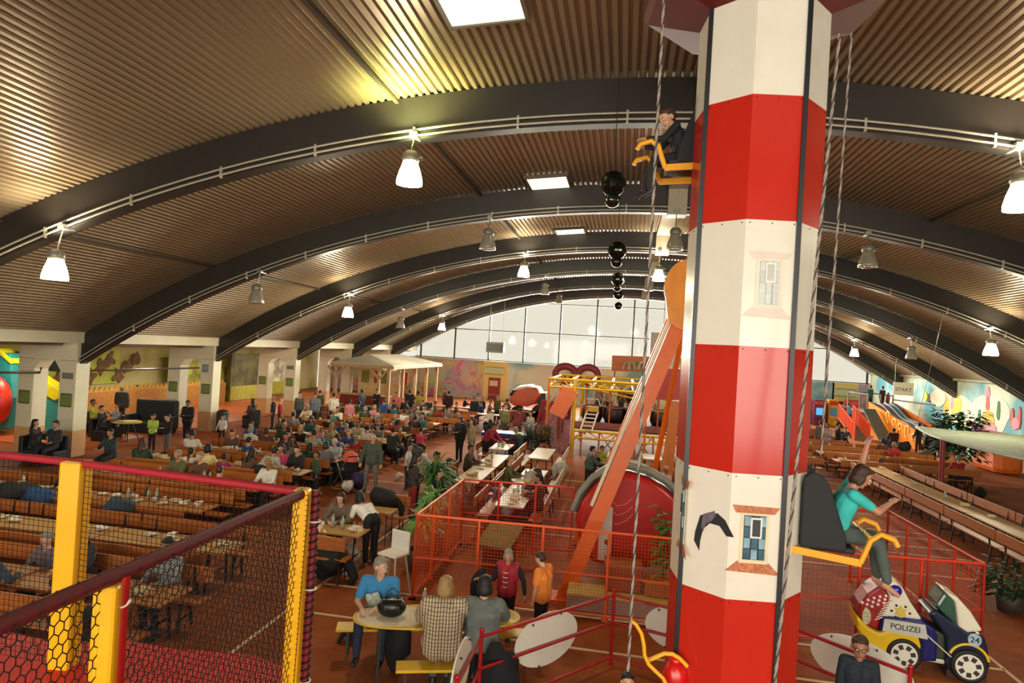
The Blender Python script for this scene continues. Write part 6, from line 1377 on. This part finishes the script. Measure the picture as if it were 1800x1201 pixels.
# ------------------------------------------------------------------ plants
leafm = [mat('#4c8438', .6, var=.3, scale=3), mat('#1f3a1c', .6, var=.3, scale=3), mat('#6ca04c', .5, var=.3, scale=3)]
def leaf(mb, p, d, L, w, droop, mi=0):
    d = d.normalized(); s = d.cross(Vector((0, 0, 1))); s = s.normalized() if s.length > .1 else Vector((1, 0, 0)); n = 5; vs = []
    for i in range(n+1):
        t = i/n; c = p+d*L*t+Vector((0, 0, -droop*L*t*t)); ww = w*math.sin(PI*min(1, .12+.88*t)) if t < 1 else 0
        vs += [c-s*ww, c+Vector((0, 0, -.15*ww)), c+s*ww]
    mb.add(vs, [(3*i+a, 3*i+a+1, 3*i+a+4, 3*i+a+3) for i in range(n) for a in (0, 1)], mi, True)
def palm(loc, h, n, L, label, seed, m, pot='#4c3c34', w=.035, tilt=(.2, 1.2)):
    t = thing('potted_palm', label, 'plant', loc); r = random.Random(seed); MB().lathe([(0, 0), (.2, 0), (.27, .4), (.24, .4), (.22, .34), (0, .34)], n=16).build('pot', mat(pot, .6), t)
    st_ = MB()
    for k in range(3): st_.tube([(0, 0, .34), (.03*math.cos(k*2), .03*math.sin(k*2), h*.6), (.08*math.cos(k*2), .08*math.sin(k*2), h)], .02, 6)
    st_.build('stem', mat('#5c4c30'), t); mb = MB()
    for i in range(n):
        a = r.uniform(0, 2*PI); e = r.uniform(*tilt); d = Vector((math.cos(a)*math.cos(e), math.sin(a)*math.cos(e), math.sin(e))); leaf(mb, Vector((0, 0, h*r.uniform(.75, 1.05))), d, L*r.uniform(.7, 1.1), w*r.uniform(.7, 1.3), r.uniform(.4, 1.1))
    mb.build('fronds', m, t); return t
def bush(loc, h, rx, n, label, seed, m, pot=True, ls=.12, kind='potted_plant'):
    t = thing(kind, label, 'plant', loc); r = random.Random(seed)
    if pot: MB().lathe([(0, 0), (.2, 0), (.26, .36), (.22, .36), (0, .3)], n=14).build('pot', mat('#3c302c', .6), t)
    st_ = MB(); mb = MB()
    for k in range(7): a = k*.9; st_.tube([(0, 0, .3 if pot else 0), (rx*.3*math.cos(a), rx*.3*math.sin(a), h*.5), (rx*.6*math.cos(a), rx*.6*math.sin(a), h*.85)], .018, 5)
    st_.build('stem', mat('#4c3c28'), t)
    for i in range(n):
        a = r.uniform(0, 2*PI); v = Vector((math.cos(a), math.sin(a), r.uniform(-.9, 1))); q = r.uniform(.5, 1); p = Vector((v.x*rx*q, v.y*rx*q, h*.6+v.z*h*.4*q)); d = Vector((v.x+r.uniform(-.5, .5), v.y+r.uniform(-.5, .5), r.uniform(-.2, .6))); leaf(mb, p, d, ls*r.uniform(.7, 1.4), ls*.28, .4)
    mb.build('foliage', m, t); return t
p = G(758, 908, 0); palm((p.x, p.y+.1, 0), 1.15, 130, 1.0, 'potted palm with arching green fronds left of the orange mesh', 1, leafm[0]); palm((-3.75, 13.35, 0), 1.15, 110, .7, 'second palm with upright fronds behind the first along the middle table', 2, leafm[2], tilt=(.5, 1.4)); palm((-3.7, 12.35, 0), .95, 90, .6, 'low bright green palm against the orange mesh corner', 7, leafm[2], tilt=(.3, 1.3))
p = G(955, 800, 0); bush((p.x-.2, p.y-.8, 0), 1.5, .6, 420, 'dark bushy potted plant left of the climbing frame', 3, leafm[1], ls=.2)
p = G(1195, 960, 0); bush((GY(1190, 920, 11.6).x, 11.6, 0), 1.9, .35, 260, 'leafy green potted plant pressed against the left of the lighthouse', 4, leafm[0], ls=.16)
p = G(1682, 835, 0); bush((p.x, p.y, 0), 2.9, 1.0, 900, 'large dark leafy tree behind the red post', 5, leafm[1], ls=.32, kind='potted_tree')
p = G(1750, 850, 0); bush((17.3, p.y-.4, 0), 1.5, .7, 300, 'dark green shrub under the net canopy by the right wall', 6, leafm[1], ls=.2)
p = G(1765, 1080, 0); bush((p.x+.2, p.y+.2, 0), .9, .5, 260, 'dark shrub at the right outside the red enclosure', 8, leafm[1], ls=.2)
# orange padded inflatable behind the tree
p = GX(1745, 800, 17.2); ia = thing('inflatable', 'orange inflatable block by the right wall behind the tree', 'inflatable', (17.4, p.y, 0)); MB().box((0, 0, .9), (1.2, 2.2, 1.8)).build('body', mat('#e06820', .4), ia, bevel=.25)
# ------------------------------------------------------------------ kiosk with tiled tent roof
ks = thing('kiosk', 'food kiosk with pale hipped roof on timber posts before the left wall', 'kiosk')
Xk = GY(682, 650, 37).x; Yk0 = 37.0; Yk1 = 47.5; Xk0 = XL+.3; ze = 2.98
ap0 = Vector(((Xk+Xk0)/2-.4, Yk0+2.6, 3.5)); ap1 = Vector(((Xk+Xk0)/2-.4, Yk1-2.0, 3.5))
e = [Vector((Xk0, Yk0, ze)), Vector((Xk+.3, Yk0, ze)), Vector((Xk+.3, Yk1, ze)), Vector((Xk0, Yk1, ze))]
mb = MB(); th = Vector((0, 0, -.08)); vs = e+[ap0, ap1]+[v+th for v in e+[ap0, ap1]]
fs = [(0, 1, 4), (1, 2, 5, 4), (2, 3, 5), (3, 0, 4, 5)]; mb.add(vs, fs+[tuple(i+6 for i in f)[::-1] for f in fs]+[(0, 6, 7, 1), (1, 7, 8, 2), (2, 8, 9, 3), (3, 9, 6, 0)])
mb.build('roof', mat('#c4bca8', .7, var=.1), ks)
TB = mat('#b89870', .6, var=.15)
mb = MB()
for a, b in zip(e, e[1:]+e[:1]): mb.beam(a+Vector((0, 0, -.15)), b+Vector((0, 0, -.15)), .12, .18)
mb.build('eave_beam', TB, ks)
for px in (588, 664): x = GY(px, 680, Yk0).x; MB().box((x, Yk0+.1, ze/2-.1), (.16, .16, ze-.2)).beam((x, Yk0+.1, ze-.9), (x+.55, Yk0+.1, ze-.25), .1, .1).beam((x, Yk0+.1, ze-.9), (x-.55, Yk0+.1, ze-.25), .1, .1).build('post', TB, ks)
for i in range(5): y = Yk0+.2+(Yk1-Yk0-.4)*i/4; MB().box((Xk, y, ze/2-.1), (.18, .18, ze-.2)).build('post', TB, ks)
MB().box(((Xk+Xk0)/2-.3, Yk0+4.2, 1.4), ((Xk-Xk0)*.8, .2, 2.8)).build('back_wall', mat('#e0c890', .6, var=.1), ks)
MB().box(((Xk+Xk0)/2, Yk0+1.2, .5), ((Xk-Xk0)*.85, .6, 1.0)).build('counter', mat('#8c2c24', .5), ks); MB().box(((Xk+Xk0)/2, Yk0+1.15, 1.03), ((Xk-Xk0)*.88, .75, .06)).build('counter_top', mat('#c8a070', .4), ks)
for i, (f, cl) in enumerate(((.15, '#88903c'), (.4, '#c83828'), (.55, '#88903c'), (.75, '#e8e0d0'), (.9, '#c83828'))): x = Xk0+(Xk-Xk0)*f; MB().box((x, Yk0+4.05, 2.0), (.5, .05, .8)).build('menu_board', mat(cl, .5, var=.4, scale=8), ks)
MB().box((Xk0+(Xk-Xk0)*.62, Yk0+4.0, 2.65), (.9, .08, .22)).build('lit_panel', mat('#f8ecd0', emit=1.2, var=0), ks)
for i, f in enumerate((.2, .5, .8)):
    x = Xk0+(Xk-Xk0)*f; t = thing('drinks_crate', ('green crate at the left of the kiosk counter', 'olive crate in the middle of the kiosk counter', 'dark blue crate at the right of the kiosk counter')[i], 'crate', (x, Yk0-.4, 0)); MB().box((0, 0, .25), (.7, .5, .5)).build('body', mat(('#7c8c3c', '#6c7430', '#2c3850')[i], .5), t); MB().box((0, 0, .52), (.74, .54, .05)).build('rim', mat('#a8b080', .5), t)
# blue and red game table in the middle
p = G(900, 768, .8); gt = thing('air_hockey_table', 'blue edged red game table in the middle of the hall', 'game table', (p.x-.35, p.y+.7, 0), .05)
MB().box((0, 0, .8), (2.0, 1.0, .14)).build('rim', mat('#2438a0', .4), gt, bevel=.02); MB().box((0, 0, .875), (1.8, .82, .01)).build('playfield', mat('#c8dcc8', .3), gt); MB().box((0, 0, .45), (1.7, .8, .6)).build('cabinet', mat('#a02830', .5, var=.2), gt)
for sx in (-1, 1):
    for sy in (-1, 1): MB().box((sx*.75, sy*.3, .1), (.12, .12, .2)).build('foot', BLACK, gt)
# coral pushchair, pushchair behind the pen
def pushchair(loc, rz, c, label, hood):
    t = thing('pushchair', label, 'pushchair', loc, rz); FR = mat('#b0b0ac', .3, .6)
    for s in (-1, 1):
        MB().tube([(s*.24, -.5, 1.0), (s*.24, -.2, .7), (s*.24, .35, .12)], .014, 6).tube([(s*.24, .3, .7), (s*.24, -.35, .12)], .014, 6).build('frame', FR, t)
        for y in (.36, -.36): w_ = MB().tube([(s*.26, y+.1*math.cos(a), .12+.1*math.sin(a)) for a in [2*PI*k/14 for k in range(14)]], .02, 6, closed=True).build('wheel', BLACK, t); MB().tube([(s*.24, y, .12), (s*.28, y, .12)], .03, 8).build('hub', FR, w_)
    MB().tube([(-.24, -.5, 1.0), (.24, -.5, 1.0)], .018, 8).build('handle', BLACK, t)
    MB().box((0, .05, .5), (.4, .45, .08)).box((0, -.2, .72), (.4, .08, .45)).build('seat', mat('#1a1a1e', .8), t, bevel=.02)
    mb = MB(); mb.ball((0, -.12, .82), (.24, .3, .28), 14, 8, v0=0, v1=PI/2); mb.build('hood', mat(hood, .7), t)
    bag_mesh(2, .2, .16, .12).build('basket', mat(c, .8), t); return t
p = G(600, 862, 0); pushchair((p.x, p.y+.4, 0), .8, '#38342f', 'pushchair with coral hood standing at the aisle end', '#e86450')
p = G(300, 1090, 0); pushchair((p.x+.5, 6.95, 0), .6, '#101012', 'black pushchair with silver frame seen through the pen net', '#0e0e12')
# ------------------------------------------------------------------ left annex
def px_left(px, py, X): return GX(px, py, X)
Xa = XL-5.2
is_ = thing('inflatable_slide', 'inflatable slide in teal, yellow and red beyond the left piers', 'inflatable slide', (0, 0, 0))
Yi = 21.5
def pan(pts_, th, m, name, Y=Yi): P = [GY(*q, Y) for q in pts_]; MB().prism([(p.x, max(0, p.z)) for p in P], Y, Y+th, F=lambda a, b, c: (a, c, b)).build(name, m, is_, bevel=.03)
pan([(-60, 608), (18, 622), (22, 700), (10, 755), (-60, 760)], .5, mat('#2c8c8c', .4), 'teal_side'); pan([(-4, 612), (18, 632), (18, 640), (-4, 622)], .55, mat('#e8d820', .4), 'yellow_edge', Yi-.06)
pan([(57, 660), (112, 694), (112, 800), (57, 800)], .5, mat('#3c9490', .4), 'teal_panel'); pan([(56, 655), (112, 690), (112, 696), (95, 705), (56, 682)], .5, mat('#ecd81c', .4), 'yellow_band', Yi-.08)
mb = MB(); q = GY(-12, 705, Yi-.5); mb.ball(q, (.75, .4, .95), 18, 12); mb.build('red_buffer', mat('#d02c18', .4), is_)
MB().box((GY(85, 650, Yi+1.5).x, Yi+1.5, 3.0), (1.6, .3, 1.2)).build('dark_top', mat('#1c1818', .6), is_)
bo = thing('play_barrier', 'long ochre padded barrier with spiky top edge in the annex', 'barrier'); a, b = GX(214, 692, XL-6.8), GX(340, 692, XL-6.8)
Xb = XL-6.4; ya, yb = 24.0, 36.5
MB().box((Xb, (ya+yb)/2, .65), (.4, yb-ya, 1.3)).build('pad', mat('#b07830', .6, var=.25), bo, bevel=.05)
mb = MB()
for i in range(40): y = ya+(yb-ya)*(i+.5)/40; mb.prism([(y-.1, 1.3), (y+.1, 1.3), (y, 1.5)], Xb-.05, Xb+.05, F=lambda s, z, c_: (c_, s, z))
mb.box((Xb, (ya+yb)/2, 1.3), (.1, yb-ya, .03)); mb.build('spiky_edge', mat('#c89838', .5), bo)
mu = thing('mural_board', 'yellow green painted board with figures on the annex wall', 'mural'); mb = MB().box((XL-8.72, 26.5, 2.5), (.08, 8.5, 2.3)); mb.build('board', mat('#c8cc50', .6, var=.3, scale=1.5), mu)
mb = MB()
for k in range(14): p_ = (24+k*.6, 2.2+.5*math.sin(k*2.1)); mb.prism(blobpoly(p_, .3, .35, seed=k, wob=.4), XL-8.66, XL-8.62, F=lambda a_, b_, c_: (c_, a_, b_))
mb.build('painted_figures', mat('#8c5c34', .6, var=.6, scale=4), mu)
MB().box((XL-4.7, 30, .012), (7.2, 20, .02)).build('floor_mat_annex', mat('#b8541c', .45, var=.1), None); of = SC.objects['floor_mat_annex']; of['kind'] = 'structure'
rt = thing('round_table', 'round pale annex table beside the first pier', 'table', (*G(222, 775, 0).xy, 0)); MB().lathe([(0, .7), (.5, .7), (.5, .74), (0, .74)], n=24).build('tabletop', mat('#c8b048', .4), rt)
for k in range(4): a_ = PI/4+k*PI/2; MB().tube([(.15*math.cos(a_), .15*math.sin(a_), .7), (.42*math.cos(a_), .42*math.sin(a_), 0)], .02, 6).build('leg', LEGM, rt)
p = G(300, 760, 0); so = thing('sofa', 'tall black padded sofa before the second pier', 'sofa', (p.x-.6, RIBS[5]-1.7, 0), .1); MB().box((0, 0, .25), (1.8, .9, .5)).build('seat', mat('#16181a', .6), so, bevel=.08); MB().box((0, .4, .8), (1.8, .25, 1.1)).build('backrest', mat('#16181a', .6), so, bevel=.08)
for s in (-1, 1): MB().box((s*.85, 0, .45), (.2, .9, .6)).build('armrest', mat('#16181a', .6), so, bevel=.06)
# green notices and dark plates on the piers
for k in (4, 5, 6):
    for j, xx in enumerate((XL-.3, XL-1.9)):
        t = thing('notice_board', 'green zigzag edged notice on the %s column of the %s pier' % (('hall side', 'annex side')[j], ORD[k-4]), 'notice', (xx, RIBS[k]-.29, 1.85)); MB().box((0, 0, 0), (.42, .02, .4)).build('board', mat('#7c8c48', .6, var=.1), t)
        z = MB()
        for i in range(7): z.prism([(-.2+i*.057, .2), (-.15+i*.057, .2), (-.175+i*.057, .23)], -.01, .01, F=lambda a_, b_, c_: (a_, c_, b_)); z.prism([(-.2+i*.057, -.2), (-.15+i*.057, -.2), (-.175+i*.057, -.23)], -.01, .01, F=lambda a_, b_, c_: (a_, c_, b_))
        z.box((0, 0, .2), (.4, .02, .02)).box((0, 0, -.2), (.4, .02, .02)).box((-.2, 0, 0), (.02, .02, .4)); z.build('zigzag_edge', mat('#6c7c3c', .6), t)
for k in (4, 6): t = thing('vent_grille', 'grey perforated vent high on the %s pier' % ORD[k-4], 'vent', (XL-.3, RIBS[k]-.29, 2.65)); MB().box((0, 0, 0), (.4, .02, .2)).build('plate', mat('#8c887c', .6, var=.5, scale=40), t)
t = thing('junction_box', 'small blue grey box on the hall column of the second pier', 'box', (XL-.35, RIBS[5]-.31, 2.75)); MB().box((0, 0, 0), (.28, .08, .34)).build('case', mat('#7c8494', .5), t, bevel=.01); MB().box((0, -.045, .03), (.18, .01, .18)).build('cover', mat('#98a0ac', .4), t)
# pipe crossing the left arcade
mb = MB().tube([GY(-40, 655, 18.2), GY(70, 655, 18.4), (XL-1.2, 18.6, GY(110, 650, 18.6).z)], .04, 8).tube([GY(160, 652, 26), GY(350, 647, 26)], .04, 8); o = mb.build('trim_pipe_arcade', STEEL); o['kind'] = 'structure'
p = G(381, 760, 0); t = thing('waste_bin', 'dark rounded bin beside the second pier', 'bin', (p.x+.1, p.y+.2, 0)); MB().lathe([(0, 0), (.22, 0), (.26, .8), (0, .8)], n=16).build('body', mat('#2c3034', .5), t); MB().lathe([(.27, .8), (.27, .84), (.2, .95), (0, 1.0)], n=16).build('lid', mat('#24282c', .5), t)
for i, (px, Y, c_) in enumerate(((446, 40, '#5c5420'), (405, 36, '#a8a840'), (545, 46, '#c8c0a0'))):
    p = GY(px, 680, Y); t = thing('play_wall', ('dark patterned play wall between the third and fourth piers', 'lime green play panel behind the second pier', 'pale play panel left of the kiosk')[i], 'play wall', (XL-6.9-i*.4, Y, 0)); MB().box((0, 0, 1.5), (.3, 4.5, 3.0)).build('panel', mat(c_, .6, var=.8, scale=1.5), t); MB().box((.18, 0, .5), (.1, 4.5, .9)).build('pad', mat('#a8a030', .5, var=.3), t)

# unseen tube fittings with area lights, added to brighten the low annex
for k in range(5):
    y = 20.5+k*6.5; t = thing('annex_fill_fitting', 'added long fill-light fitting under the annex ceiling, %s from the near end' % ORD[k], 'lamp', (XL-4.6, y, 3.7), 0, 'added annex fill lights')
    MB().box((0, 0, .05), (.16, 1.6, .06)).build('housing', mat('#c8c8c0', .5), t); MB().tube([(0, -.72, 0), (0, .72, 0)], .022, 8).build('tube', mat('#fff4d8', .4, emit=9, var=0, name='fill_tube_glow'), t)
    area('annex_fill_light', (XL-4.6, y, 3.62), (.3, 1.5), (0, 0, 0), 130, (1, .93, .72))
# ------------------------------------------------------------------ labels must single things out
_seen = {}
for o in SC.objects:
    if 'label' in o and 'category' in o:
        _seen.setdefault(o['label'], []).append(o)
for l, os_ in _seen.items():
    n = len(l.split())
    if n > 16 or n < 4: print('LABEL LENGTH', n, l)
    if len(os_) > 1 and not all(o.get('group') for o in os_): print('DUP', len(os_), l)
